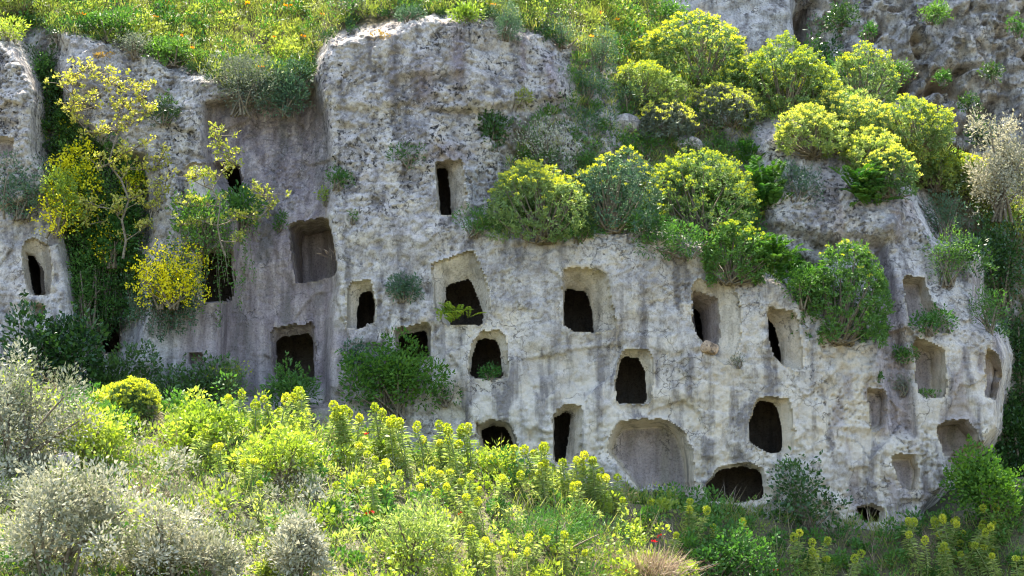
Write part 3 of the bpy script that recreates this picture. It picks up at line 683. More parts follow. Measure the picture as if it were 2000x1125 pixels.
def hanging(r, o, w, d, h, mat, n_str=60, L=0.055, flowers=None):
    """curtain of trailing strands; base at the foot of the curtain, grows down from z=h"""
    Ps, Ds, paths, rad = [], [], [], []
    for i in range(n_str):
        x = r.uniform(-.5, .5)*w; ln = h*(0.35+0.65*r.random())*(1-0.5*abs(x/w*1.6)); zt = h*(0.75+0.25*r.random())
        t = np.linspace(0, 1, 12)[:, None]
        p = np.concatenate([x+0.08*np.sin(t*5+i)*w*0.4+0*t, -d*(0.3+0.5*r.random())*np.sqrt(t+0.05)+0*t, zt-t*ln], 1); p[:, 2] = np.maximum(p[:, 2], 0)
        paths.append(p); rad.append(np.full(12, 0.006))
        k = int(34*ln/0.9)+8; q = r.random(k)*11; i0 = q.astype(int).clip(0, 10); Ps.append(p[i0]+(p[i0+1]-p[i0])*(q-i0)[:, None]+r.normal(0, 0.03, (k, 3))); 
    P = np.concatenate(Ps); n = len(P)
    D = unit(rand_dir(n, r)+np.array([0, -0.5, -0.2])); ln = L*(0.6+0.8*r.random(n))
    Vv, F = leaves(P, D, ln, ln*0.55, r)
    link('foliage', mesh_from('foliage', Vv, F, M[mat], tint_of(n, r)), o)
    Vv, F = tubes(paths, rad, 3); link('stems', mesh_from('stems', Vv, F, M['stem']), o)
    if flowers:
        k = r.choice(n, n//4, replace=False); Vv, F = leaves(P[k], unit(rand_dir(len(k), r)+np.array([0, -.6, .3])), 0.05, 0.045, r)
        link('flowers', mesh_from('flowers', Vv, F, M[flowers], tint_of(len(k), r)), o)
def branchy(r, o, tips, trunk, mat, L, leaves_per=16, spread=0.16, bark='bark', r0=0.045):
    """open small tree: trunk path, limbs to given tip points, leaf tufts at the tips"""
    ps, rs = [trunk], [np.linspace(r0, r0*0.55, len(trunk))]
    P, D = [], []
    nodes = [q for q in trunk[1:]]; left = [np.array(t, float) for t in tips]
    while left:
        NA = np.array(nodes); dd = [np.linalg.norm(NA-t, axis=1)+1.2*np.clip(NA[:, 2]-t[2]+0.05, 0, None) for t in left]
        k = int(np.argmin([d.min() for d in dd])); t = left.pop(k); a = nodes[int(np.argmin(dd[k]))]
        pth = curve_path(a, t, np.array([r.normal(0, .05), r.normal(0, .05), -.04]), 7); ps.append(pth); rs.append(np.linspace(0.014, 0.007, 7))
        nodes += [pth[3], pth[6]]
        for s in range(6):
            j = int(r.integers(2, 7)); e = pth[j]+np.array([r.normal(0, spread), r.normal(0, spread*.7), abs(r.normal(.06, spread*.7))])
            ps.append(curve_path(pth[j], e, np.array([0, 0, .03]), 4)); rs.append(np.linspace(.010, .005, 4))
            c = leaves_per; P.append(e+r.normal(0, 0.035, (c, 3))); D.append(unit(rand_dir(c, r)+np.array([0, -.2, .5])))
        c = leaves_per; P.append(t+r.normal(0, 0.045, (c, 3))); D.append(unit(rand_dir(c, r)+np.array([0, -.2, .5])))
    Vv, F = tubes(ps, rs, 5); link('trunk', mesh_from('trunk', Vv, F, M[bark], smooth=True), o)
    P, D = np.concatenate(P), np.concatenate(D); n = len(P); ln = L*(0.6+0.7*r.random(n))
    Vv, F = leaves(P, D, ln, ln*0.6, r); link('crown', mesh_from('crown', Vv, F, M[mat], tint_of(n, r)), o)

PLANTS = [
# kind, centre px, top py, base py, width px, name, category, label, options
('dome', 1370, 18, 165, 215, 'tree_spurge', 'shrub', 'largest yellow domed spurge high on the slope before the rear cliff', dict(nt=620, ff=.62)),
('dome', 1535, 62, 215, 150, 'tree_spurge', 'shrub', 'ragged yellow spurge just right of the largest dome', dict(nt=420, ff=.6)),
('dome', 1432, 160, 250, 140, 'tree_spurge', 'shrub', 'low pale yellow spurge dome below the largest one', dict(nt=380, ff=.7, flower='pale_flower', leaf='grey_leaf')),
('dome', 1310, 200, 275, 130, 'tree_spurge', 'shrub', 'pale greenish spurge left of the low pale dome', dict(nt=300, ff=.45, flower='pale_flower', leaf='grey_leaf')),
('dome', 1365, 296, 455, 232, 'tree_spurge', 'shrub', 'bright yellow spurge dome at the centre right of the ledge', dict(nt=680, ff=.82)),
('dome', 1062, 315, 470, 195, 'tree_spurge', 'shrub', 'spurge with scattered yellow heads at the left end of the ledge', dict(nt=560, ff=.34)),
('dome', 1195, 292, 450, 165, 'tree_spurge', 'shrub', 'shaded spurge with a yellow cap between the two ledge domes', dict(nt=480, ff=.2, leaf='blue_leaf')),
('dome', 1425, 430, 550, 130, 'tree_spurge', 'shrub', 'small spurge spilling over the ledge under the bright dome', dict(nt=320, ff=.1, leaf='mid_leaf')),
('dome', 1790, 190, 290, 150, 'tree_spurge', 'shrub', 'yellow spurge dome on the right skyline of the slope', dict(nt=400, ff=.7)),
('dome', 1775, 250, 345, 120, 'tree_spurge', 'shrub', 'yellow spurge just below the right skyline dome', dict(nt=320, ff=.75)),
('dome', 1665, 178, 275, 130, 'tree_spurge', 'shrub', 'yellow green spurge at the middle of the right skyline', dict(nt=340, ff=.6, flower='pale_flower')),
('dome', 1640, 470, 665, 175, 'tree_spurge', 'shrub', 'tall leafy green spurge hanging over the right tombs', dict(nt=760, ff=-.1, leaf='mid_leaf')),
('dome', 1690, 80, 205, 130, 'tree_spurge', 'shrub', 'shaded spurge with sparse yellow heads against the rear cliff', dict(nt=300, ff=.35, y=6.5)),
('dome', 268, 745, 815, 110, 'tree_spurge', 'shrub', 'small yellow spurge dome among the foreground herbs at left', dict(nt=320, ff=.95, g=1)),
('dome', 1870, 290, 370, 110, 'tree_spurge', 'shrub', 'yellow spurge beside the silvery tree on the right', dict(nt=260, ff=.55)),
('dome', 1600, 120, 225, 90, 'tree_spurge', 'shrub', 'narrow yellow spurge between the ragged one and the skyline', dict(nt=240, ff=.55)),
('dome', 1740, 290, 380, 90, 'tree_spurge', 'shrub', 'pale green spurge lowest of the right skyline group', dict(nt=220, ff=.4, flower='pale_flower')),
('dome', 1462, 105, 205, 120, 'tree_spurge', 'shrub', 'yellow spurge wedged between the largest dome and the ragged one', dict(nt=300, ff=.5)),
('dome', 1590, 205, 300, 130, 'tree_spurge', 'shrub', 'pale spurge hanging over the top of the pale right rocks', dict(nt=280, ff=.45, flower='pale_flower', leaf='stalk_leaf')),
('dome', 1705, 245, 335, 120, 'tree_spurge', 'shrub', 'lime green spurge just above the dark fern on the right rocks', dict(nt=280, ff=.5, flower='pale_flower', leaf='stalk_leaf')),
('dome', 1825, 270, 370, 120, 'tree_spurge', 'shrub', 'lime green spurge left of the silvery bush', dict(nt=280, ff=.5, leaf='stalk_leaf')),
('dome', 1255, 120, 205, 130, 'tree_spurge', 'shrub', 'green spurge at the left foot of the largest dome', dict(nt=280, ff=.3, leaf='stalk_leaf')),
('leafy', 1330, 430, 500, 160, 'green_shrub', 'shrub', 'dark green growth spilling over the ledge below the bright dome', dict(mat='mid_leaf', n=1700, L=.075, Wd=.025, out=.15)),
('leafy', 1450, 380, 520, 110, 'green_shrub', 'shrub', 'dark leafy growth right of the bright dome above the spilling spurge', dict(mat='mid_leaf', n=1700, L=.075, Wd=.03, out=.1)),
('leafy', 1570, 500, 600, 110, 'green_shrub', 'shrub', 'green shrub between the dark fern and the tall leafy green spurge', dict(mat='mid_leaf', n=1600, L=.075, Wd=.03, out=.1)),
('leafy', 215, 385, 520, 130, 'green_shrub', 'shrub', 'leafy green tangle around the lower fig trunk', dict(mat='mid_leaf', n=1700, L=.085, Wd=.04, out=.5, flowers='broom_flower', fl_n=120, fl_s=.045, fl_top=0)),
('leafy', 165, 470, 640, 110, 'green_shrub', 'shrub', 'loose green bush left of the round yellow flowering bush', dict(mat='mid_leaf', n=1900, L=.075, Wd=.03, out=.3)),
('leafy', 110, 330, 460, 90, 'broom_bush', 'shrub', 'yellow flecked bush at the left edge of the broom', dict(mat='herb', n=1300, L=.07, Wd=.03, out=.35, flowers='broom_flower', fl_n=220, fl_s=.05, fl_top=0)),
('leafy', 986, -6, 76, 92, 'round_shrub', 'shrub', 'dense blue green ball shaped shrub on top of the cliff', dict(mat='blue_leaf', n=3200, L=.05, Wd=.012, k=9)),
('leafy', 1172, 45, 135, 75, 'blue_shrub', 'shrub', 'upright blue green shrub right of the ball shaped one', dict(mat='blue_leaf', n=2200, L=.055, Wd=.014, k=9)),
('leafy', 1098, 30, 90, 90, 'blue_shrub', 'shrub', 'low blue green shrub between two taller ones on the cliff top', dict(mat='blue_leaf', n=1500, L=.05, Wd=.014)),
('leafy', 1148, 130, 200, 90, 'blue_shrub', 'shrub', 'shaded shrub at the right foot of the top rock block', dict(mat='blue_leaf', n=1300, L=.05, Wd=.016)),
('leafy', 470, 100, 222, 175, 'rosemary_bush', 'shrub', 'grey green bush hanging over the stained wall', dict(mat='grey_leaf', n=4000, L=.075, Wd=.022, out=.7)),
('leafy', 556, 112, 225, 110, 'rosemary_bush', 'shrub', 'blue green bush at the right end of the stained wall top', dict(mat='blue_leaf', n=3000, L=.075, Wd=.022, out=.7)),
('leafy', 967, 195, 292, 72, 'evergreen_bush', 'shrub', 'dark glossy bush in the notch beside the upper wall', dict(mat='dark_leaf', n=2000, L=.07, Wd=.035, k=10)),
('leafy', 797, 276, 326, 68, 'wall_plant', 'plant', 'dark tuft on the wall left above the highest tomb', dict(mat='mid_leaf', n=700, L=.07, Wd=.02, k=7)),
('leafy', 660, 316, 368, 62, 'wall_plant', 'plant', 'green tuft on the corner of the stained wall, upper one', dict(mat='mid_leaf', n=600, L=.07, Wd=.02, k=7)),
('leafy', 635, 365, 398, 36, 'wall_plant', 'plant', 'small green tuft on the wall corner above the large square niche', dict(mat='herb', n=260, L=.06, Wd=.02, k=5)),
('leafy', 690, 408, 434, 40, 'wall_plant', 'plant', 'tiny olive tuft right of the large square niche top', dict(mat='mid_leaf', n=180, L=.05, Wd=.02, k=5)),
('leafy', 786, 522, 586, 66, 'wall_plant', 'plant', 'round blue green cushion left of the largest tomb doorway', dict(mat='blue_leaf', n=1100, L=.075, Wd=.022, k=8)),
('leafy', 547, 416, 448, 32, 'wall_plant', 'plant', 'small spiky green tuft left of the large square niche', dict(mat='mid_leaf', n=260, L=.08, Wd=.015, k=4)),
('leafy', 318, 188, 240, 64, 'wall_plant', 'plant', 'dark green cushion on the rock above the fig tree', dict(mat='dark_leaf', n=900, L=.07, Wd=.02, k=7)),
('leafy', 1010, 172, 206, 56, 'grass_tuft', 'plant', 'tan and green grass tuft at the base of the top block', dict(mat='grass', n=360, L=.12, Wd=.015, k=5)),
('fern', 888, 585, 636, 66, 'fern', 'fern', 'bright fern in the corner of the largest tomb doorway', dict(mat='light_fern', n=26)),
('fern', 1512, 450, 560, 90, 'fern', 'fern', 'dark fern clump left of the tall leafy green spurge', dict(mat='fern_leaf', n=60)),
('fern', 1565, 490, 580, 70, 'fern', 'fern', 'fern fronds tucked under the tall leafy green spurge', dict(mat='fern_leaf', n=36)),
('fern', 1692, 310, 412, 96, 'fern', 'fern', 'dark fern on the pale rocks of the right slope', dict(mat='fern_leaf', n=60)),
('fern', 1497, 300, 420, 70, 'fern', 'fern', 'dark ferns right of the bright yellow dome', dict(mat='fern_leaf', n=50)),
('fern', 1460, 255, 340, 60, 'fern', 'fern', 'dark fern in the crevice above the bright yellow dome', dict(mat='fern_leaf', n=20)),
('leafy', 1555, 305, 402, 100, 'blue_shrub', 'shrub', 'blue green shrub on the pale rocks left of the fern', dict(mat='blue_leaf', n=2000, L=.06, Wd=.018)),
('leafy', 1815, 592, 652, 92, 'niche_plant', 'plant', 'bright green plant filling the sill of the upper right niche', dict(mat='mid_leaf', n=1100, L=.06, Wd=.03, k=9, out=.1)),
('leafy', 1767, 670, 708, 56, 'wall_plant', 'plant', 'small bright green cushion left of the tall shaded niche', dict(mat='mid_leaf', n=600, L=.055, Wd=.025, k=7)),
('leafy', 1820, 758, 776, 56, 'niche_plant', 'plant', 'thin strip of green on the sill of the tall shaded niche', dict(mat='mid_leaf', n=260, L=.05, Wd=.02, k=6)),
('leafy', 957, 703, 740, 58, 'niche_plant', 'plant', 'green weeds inside the arched tomb mouth', dict(mat='mid_leaf', n=500, L=.06, Wd=.02, k=7)),
('leafy', 1765, 725, 770, 60, 'wall_plant', 'plant', 'olive tuft on the stained gully of the right cliff', dict(mat='grey_leaf', n=400, L=.07, Wd=.014, k=6)),
('leafy', 1715, 728, 752, 22, 'wall_plant', 'plant', 'very small green sprig left of the stained gully', dict(mat='mid_leaf', n=160, L=.05, Wd=.02, k=4)),
('leafy', 1442, 690, 715, 40, 'wall_plant', 'plant', 'thin grey green weed under the orange stone niche', dict(mat='grey_leaf', n=200, L=.06, Wd=.012, k=5)),
('leafy', 770, 662, 815, 185, 'green_shrub', 'shrub', 'big ragged green shrub against the middle of the cliff foot', dict(mat='fern_leaf', n=5200, L=.08, Wd=.04, k=32, shell=.5, out=.3)),
('leafy', 690, 660, 735, 70, 'green_shrub', 'shrub', 'small blue green shrub left of the big ragged shrub', dict(mat='blue_leaf', n=900, L=.07, Wd=.03, k=8)),
('leafy', 870, 715, 790, 60, 'green_shrub', 'shrub', 'leafy sprays at the right side of the big ragged shrub', dict(mat='mid_leaf', n=600, L=.07, Wd=.03, k=8)),
('leafy', 577, 700, 800, 120, 'green_shrub', 'shrub', 'green shrub in front of the square tomb with the shaded lintel', dict(mat='mid_leaf', n=2000, L=.09, Wd=.03, out=.3)),
('leafy', 110, 565, 770, 180, 'dark_evergreen', 'shrub', 'dark glossy evergreen with a sunlit top at the lower left', dict(mat='dark_leaf', n=4200, L=.10, Wd=.055, k=16, out=.9)),
('leafy', 235, 650, 800, 140, 'dark_evergreen', 'shrub', 'dark round bush right of the sunlit evergreen', dict(mat='dark_leaf', n=2800, L=.08, Wd=.045, out=.6)),
('leafy', 360, 675, 810, 150, 'dark_evergreen', 'shrub', 'dark low bush before the foot of the stained wall', dict(mat='dark_leaf', n=2600, L=.08, Wd=.04, out=.4)),
('leafy', 445, 700, 800, 90, 'spurge_bush', 'shrub', 'shaded green bush with dull yellow heads by the stained wall', dict(mat='spurge_leaf', n=1500, L=.09, Wd=.02, out=.35, flowers='spurge_flower', fl_n=60, fl_s=.05)),
('leafy', 35, 295, 425, 140, 'dark_evergreen', 'shrub', 'dark dotted shrub on the left edge under the pale outcrop', dict(mat='blue_leaf', n=3000, L=.06, Wd=.03, out=.1)),
('leafy', 100, 85, 250, 75, 'crevice_shrub', 'shrub', 'dark green growth filling the crevice beside the left outcrop', dict(mat='dark_leaf', n=2400, L=.06, Wd=.03)),
('leafy', 122, 220, 330, 85, 'crevice_shrub', 'shrub', 'green growth with yellow flecks lower in the left crevice', dict(mat='mid_leaf', n=1900, L=.06, Wd=.025, flowers='broom_flower', fl_n=60, fl_s=.04)),
('leafy', 150, 255, 425, 120, 'broom_bush', 'shrub', 'yellow flowering broom behind the fig tree', dict(mat='mid_leaf', n=2400, L=.06, Wd=.03, flowers='broom_flower', fl_n=800, fl_s=.05, fl_top=0, out=.7)),
('leafy', 255, 300, 380, 60, 'broom_bush', 'shrub', 'small patch of yellow broom right of the fig trunk', dict(mat='mid_leaf', n=600, L=.05, Wd=.025, flowers='broom_flower', fl_n=130, fl_s=.05, fl_top=0, out=.6)),
('leafy', 330, 468, 600, 160, 'broom_bush', 'shrub', 'round bright yellow flowering bush before the dark tomb', dict(mat='dark_leaf', n=1500, L=.05, Wd=.03, flowers='broom_flower', fl_n=1100, fl_s=.045, fl_top=0, out=.45, k=24, shell=.6)),
('hanging', 192, 440, 660, 130, 'creeper', 'creeper', 'dark green creeper curtain hanging left of the yellow bush', dict(mat='mid_leaf', n_str=120)),
('hanging', 320, 560, 665, 130, 'creeper', 'creeper', 'green creeper trailing beneath the yellow bush', dict(mat='blue_leaf', n_str=80)),
('hanging', 430, 400, 640, 150, 'creeper', 'creeper', 'thin leafy creeper beside the dark tomb right of the yellow bush', dict(mat='mid_leaf', n_str=26)),
('hanging', 165, 360, 480, 120, 'creeper', 'creeper', 'creeper with yellow flowers below the broom', dict(mat='mid_leaf', n_str=60, flowers='broom_flower')),
('leafy', 390, 360, 490, 150, 'green_shrub', 'shrub', 'green shrub under the fig covered niche', dict(mat='mid_leaf', n=1500, L=.085, Wd=.04, out=.15)),
('leafy', 470, 350, 450, 110, 'green_shrub', 'shrub', 'bright green shrub right below the small fig', dict(mat='mid_leaf', n=1500, L=.085, Wd=.04, out=.15)),
('leafy', 1060, 225, 345, 130, 'white_blossom_bush', 'shrub', 'loose bush covered in whitish blossom above the ledge', dict(mat='white_leaf', n=1900, L=.05, Wd=.025, k=18, shell=.7, up=.6)),
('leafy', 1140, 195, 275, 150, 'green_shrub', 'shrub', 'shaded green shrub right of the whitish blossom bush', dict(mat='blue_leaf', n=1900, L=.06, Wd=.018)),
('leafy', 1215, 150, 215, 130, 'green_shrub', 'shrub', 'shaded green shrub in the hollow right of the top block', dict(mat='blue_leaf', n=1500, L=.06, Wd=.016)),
('leafy', 1265, 250, 310, 130, 'green_shrub', 'shrub', 'mixed green shrub above the bright yellow dome', dict(mat='mid_leaf', n=1400, L=.06, Wd=.02)),
('leafy', 1260, 410, 470, 130, 'green_shrub', 'shrub', 'low green growth along the ledge left of the bright dome', dict(mat='mid_leaf', n=1300, L=.07, Wd=.018)),
('leafy', 925, 405, 460, 80, 'green_shrub', 'shrub', 'sprawling green growth at the left tip of the ledge', dict(mat='mid_leaf', n=800, L=.07, Wd=.018)),
('leafy', 1130, 430, 475, 150, 'green_shrub', 'shrub', 'low green growth spilling over the middle of the ledge', dict(mat='mid_leaf', n=1200, L=.07, Wd=.016)),
('leafy', 1845, 360, 470, 100, 'green_shrub', 'shrub', 'blue green scrub on the right shoulder, upper part', dict(mat='blue_leaf', n=1800, L=.06, Wd=.02)),
('leafy', 1850, 440, 555, 110, 'green_shrub', 'shrub', 'green scrub running down the right shoulder of the cliff', dict(mat='mid_leaf', n=1800, L=.06, Wd=.02)),
('leafy', 1930, 545, 655, 80, 'green_shrub', 'shrub', 'narrow green scrub above the rightmost niche', dict(mat='mid_leaf', n=1200, L=.06, Wd=.018)),
('leafy', 1955, 215, 430, 140, 'silver_tree', 'shrub', 'silvery olive like bush on the right edge', dict(mat='olive_leaf', n=7140, L=.075, Wd=.034, k=34, shell=.85, out=.5)),
('leafy', 1955, 400, 610, 120, 'dark_thicket', 'shrub', 'dark thicket behind the right shoulder of the cliff', dict(mat='dark_leaf', n=3200, L=.08, Wd=.04, k=18)),
('leafy', 1990, 570, 780, 100, 'dark_thicket', 'shrub', 'dark thicket at the right edge beside the rightmost niche', dict(mat='dark_leaf', n=2600, L=.08, Wd=.04, k=18)),
('leafy', 1975, 740, 900, 130, 'dark_thicket', 'shrub', 'dark leafy thicket right of the low arched hollow', dict(mat='dark_leaf', n=2800, L=.09, Wd=.045, k=18)),
('leafy', 1930, 850, 1000, 190, 'ivy_mound', 'shrub', 'dark ivy mound at the right foot of the cliff', dict(mat='fern_leaf', n=4600, L=.075, Wd=.05, k=20, g=1)),
('leafy', 1580, 895, 1010, 150, 'bramble', 'shrub', 'thin bramble with dark leaves before the right cliff foot', dict(mat='dark_leaf', n=1300, L=.08, Wd=.045, k=22, shell=.6, g=1)),
('leafy', 1530, 890, 925, 60, 'wall_plant', 'plant', 'dark green sprig beside the orange broken rock', dict(mat='mid_leaf', n=350, L=.06, Wd=.03, k=6)),
('leafy', 1085, 975, 1090, 250, 'fine_leaved_bush', 'shrub', 'broad soft green bush low in the middle foreground', dict(mat='mid_leaf', n=4600, L=.08, Wd=.012, k=16, g=1)),
('leafy', 30, 690, 910, 230, 'silver_bush', 'shrub', 'silvery bush on the left edge beside the dark evergreen', dict(mat='silver_leaf', n=7140, L=.075, Wd=.034, k=34, shell=.85, g=1)),
('leafy', 110, 910, 1140, 300, 'silver_bush', 'shrub', 'large silvery leaved bush in the lower left corner', dict(mat='silver_leaf', n=9520, L=.075, Wd=.034, k=34, shell=.85, g=1)),
('leafy', 340, 985, 1150, 210, 'silver_bush', 'shrub', 'silvery bush right of the large one in the lower left', dict(mat='silver_leaf', n=7140, L=.075, Wd=.034, k=34, shell=.85, g=1)),
('leafy', 575, 1020, 1150, 150, 'silver_bush', 'shrub', 'small dry silvery bush at the lower left of centre', dict(mat='silver_leaf', n=5100, L=.075, Wd=.034, k=34, shell=.85, g=1)),
('leafy', 800, 985, 1110, 190, 'bright_bush', 'shrub', 'loose yellow green bush left of the broad soft green bush', dict(mat='stalk_leaf', n=2600, L=.085, Wd=.026, k=22, shell=.6, g=1)),
('leafy', 390, 770, 880, 170, 'bright_bush', 'shrub', 'bright yellow green bush right of the small yellow dome', dict(mat='herb', n=2800, L=.075, Wd=.05, g=1)),
('leafy', 560, 830, 940, 190, 'bright_bush', 'shrub', 'bright green bush in the middle of the left foreground', dict(mat='herb', n=2800, L=.07, Wd=.045, g=1)),
('leafy', 1400, 1020, 1130, 170, 'bright_bush', 'shrub', 'leafy green bush right of the dry brown bush', dict(mat='mid_leaf', n=2400, L=.07, Wd=.045, g=1)),
('leafy', 180, 800, 900, 170, 'bright_bush', 'shrub', 'yellow green bush left of the small yellow dome', dict(mat='herb', n=2400, L=.07, Wd=.04, g=1)),
('leafy', 960, 870, 960, 130, 'bright_bush', 'shrub', 'yellow green bush before the low brown hollow', dict(mat='herb', n=1600, L=.08, Wd=.025, g=1)),
('dry', 1270, 1055, 1140, 170, 'dry_bush', 'shrub', 'dry brown twiggy bush at the bottom centre right', dict(g=1)),
('dry', 650, 470, 510, 60, 'dry_tuft', 'plant', 'dead straw tuft on the right jamb of the large square niche', dict(n=40)),
('leafy', 203, 98, 116, 40, 'moss_cushion', 'plant', 'brown moss cushion on the left rock top', dict(mat='moss', n=300, L=.04, Wd=.02, k=5, stem=False)),
('leafy', 742, 62, 80, 44, 'moss_cushion', 'plant', 'orange brown moss cushion on the top rock block', dict(mat='moss', n=300, L=.04, Wd=.02, k=5, stem=False)),
('leafy', 1600, 20, 200, 90, 'cleft_shrub', 'shrub', 'dark green growth in the cleft of the rear cliff', dict(mat='dark_leaf', n=2600, L=.08, Wd=.04, y=8.2)),
('leafy', 1660, 100, 190, 110, 'cleft_shrub', 'shrub', 'dark shrub at the foot of the rear cliff left of the sparse spurge', dict(mat='mid_leaf', n=1800, L=.08, Wd=.03, y=7.6)),
('leafy', 1820, -10, 45, 70, 'cleft_shrub', 'shrub', 'green tuft high on the rear cliff at the top edge', dict(mat='mid_leaf', n=900, L=.08, Wd=.03, y=8.6)),
('leafy', 1840, 130, 165, 40, 'cleft_shrub', 'shrub', 'small green tuft in the middle of the rear cliff', dict(mat='mid_leaf', n=400, L=.07, Wd=.03, y=8.6)),
('leafy', 1895, 170, 225, 46, 'cleft_shrub', 'shrub', 'dark tuft under the hollows of the rear cliff', dict(mat='dark_leaf', n=500, L=.07, Wd=.03, y=8.4)),
('leafy', 1985, 25, 70, 40, 'cleft_shrub', 'shrub', 'green tuft of the rear cliff nearest the right edge', dict(mat='mid_leaf', n=400, L=.07, Wd=.03, y=8.6)),
('leafy', 1940, 120, 160, 50, 'cleft_shrub', 'shrub', 'lone dark tuft between the hollows of the rear cliff', dict(mat='dark_leaf', n=450, L=.07, Wd=.03, y=8.6)),
('leafy', 1700, 40, 75, 40, 'cleft_shrub', 'shrub', 'little green tuft on the left part of the rear cliff', dict(mat='mid_leaf', n=350, L=.07, Wd=.03, y=8.4)),
('leafy', 1755, 110, 160, 60, 'cleft_shrub', 'shrub', 'small shrub right of the sparse spurge on the rear cliff', dict(mat='mid_leaf', n=600, L=.08, Wd=.03, y=8.3)),
('leafy', 1640, -5, 60, 70, 'cleft_shrub', 'shrub', 'dark shrub at the top edge beside the rear cliff cleft', dict(mat='dark_leaf', n=1000, L=.08, Wd=.035, y=8.3)),
('leafy', 1920, 230, 290, 60, 'cleft_shrub', 'shrub', 'dark shrub at the foot of the rear cliff above the silvery bush', dict(mat='dark_leaf', n=700, L=.08, Wd=.035, y=8.0)),
('leafy', 15, 20, 90, 110, 'meadow_bush', 'shrub', 'soft green bush at the top left corner', dict(mat='herb', n=1600, L=.07, Wd=.02)),
('leafy', 210, 5, 80, 110, 'meadow_bush', 'shrub', 'bright green bush on the upper meadow above the left rock', dict(mat='mid_leaf', n=1700, L=.07, Wd=.03)),
('leafy', 330, 55, 125, 130, 'meadow_bush', 'shrub', 'leafy green bush at the meadow edge left of the grey bush', dict(mat='mid_leaf', n=1900, L=.07, Wd=.035)),
('leafy', 265, 60, 110, 80, 'meadow_bush', 'shrub', 'dry olive bush at the meadow edge above the left rock', dict(mat='grey_leaf', n=1200, L=.06, Wd=.014)),
('leafy', 590, 95, 175, 70, 'meadow_bush', 'shrub', 'dark bush in the corner left of the top block', dict(mat='dark_leaf', n=1200, L=.06, Wd=.02, out=.5)),
('leafy', 800, 5, 45, 60, 'meadow_bush', 'shrub', 'small green bush on the brow left of the ball shaped shrub', dict(mat='blue_leaf', n=800, L=.06, Wd=.02)),
('leafy', 915, 0, 45, 70, 'meadow_bush', 'shrub', 'sunlit leafy plant touching the ball shaped shrub', dict(mat='herb', n=800, L=.09, Wd=.03)),
('leafy', 1300, -5, 50, 90, 'meadow_bush', 'shrub', 'green bush at the top edge above the largest dome', dict(mat='mid_leaf', n=1200, L=.07, Wd=.03)),
('leafy', 700, -12, 30, 90, 'meadow_bush', 'shrub', 'reddish green bush at the top edge of the meadow', dict(mat='grey_leaf', n=900, L=.06, Wd=.02)),
]
for pi, (kind, cx, top, base, w, name, cat, label, op) in enumerate(PLANTS):
    op = dict(op); r = np.random.default_rng(1000+pi)
    g, y_, out = op.pop('g', 0), op.pop('y', None), op.pop('out', 0.0)
    if g:
        loc = gpoint(cx, base); sh_ = float(np.interp(loc[0], FW[:, 0], SHF))
        if loc[1] > -sh_-0.15:
            loc = unproj(cx, base, -sh_-0.15); loc[2] = float(ground(loc[0:1], loc[1:2])[0])
    else:
        yy = (float(depth_at(cx, base)) if y_ is None else y_)
        loc = unproj(cx, base, yy-out)
    m = mpp(loc[1]); wm, hm = w*m, (base-top)*m
    if g: hm = max(hm, float(unproj(cx, top, loc[1])[2]-loc[2]))
    dm = wm*(0.8 if (g or kind == 'dome') else 0.62)
    o = thing(name, label, cat, loc)
    if kind == 'dome': dome(r, o, wm, dm, hm, **op)
    elif kind == 'leafy': leafy(r, o, wm*1.15, dm*1.1, hm*1.06, **op)
    elif kind == 'fern': fern(r, o, wm, dm, hm, **op)
    elif kind == 'hanging': hanging(r, o, wm, 0.25+0.2*wm, hm, **op)
    elif kind == 'dry':
        n = op.get('n', 900); P = np.stack([r.normal(0, wm*.16, n), r.normal(0, wm*.14, n), r.random(n)*hm*.45], -1)
        D = unit(np.stack([P[:, 0]/wm*3, P[:, 1]/wm*3-.2, 0.5+0*P[:, 0]], -1)+rand_dir(n, r)*0.55)
        Vv, F = leaves(P, D, hm*(.35+.35*r.random(n)), .014, r); link('twigs', mesh_from('twigs', Vv, F, M['dry'], tint_of(n, r)), o)

# fig tree and its smaller neighbour on the left
def local(o, px, py, y): return unproj(px, py, y)-np.array(o.location)
y0 = float(depth_at(240, 500))-0.9
fo = thing('fig_tree', 'open fig tree with yellow green leaves growing up the left cliff', 'tree', unproj(240, 500, y0))
r = np.random.default_rng(77)
trunk = np.array([local(fo, a, b, y0-0.1) for a, b in ((240, 505), (246, 470), (238, 430), (252, 390), (236, 350), (212, 320), (222, 285), (232, 255), (226, 235))])
tips = [local(fo, a, b, y0-0.3+0.5*r.random()) for a, b in ((135, 150), (160, 140), (190, 145), (205, 160), (150, 190), (185, 195), (240, 165), (245, 200), (285, 170), (280, 205), (290, 215), (150, 230), (210, 250), (260, 240), (180, 260), (300, 330), (320, 300), (280, 280), (250, 330), (190, 330), (260, 390), (300, 400), (320, 370), (225, 410), (180, 400), (140, 420), (290, 440), (170, 440), (120, 165), (130, 215), (240, 300), (325, 345))]
branchy(r, fo, tips, trunk, 'fig_leaf', 0.07, 17, 0.17, bark='stem', r0=.03)
y0 = float(depth_at(440, 470))-0.6
fo = thing('fig_tree', 'small sparse fig reaching over the half hidden niche', 'tree', unproj(440, 500, y0))
trunk = np.array([local(fo, a, b, y0-0.1) for a, b in ((440, 500), (430, 470), (425, 440), (430, 400), (415, 370))])
tips = [local(fo, a, b, y0-0.25+0.4*r.random()) for a, b in ((415, 245), (425, 285), (450, 300), (440, 330), (375, 350), (380, 340), (400, 400), (360, 400), (490, 370), (520, 385), (535, 400), (500, 430), (470, 420), (390, 430), (470, 470), (350, 440), (460, 320))]
branchy(r, fo, tips, trunk, 'fig_leaf', 0.07, 14, 0.15, bark='stem', r0=0.022)

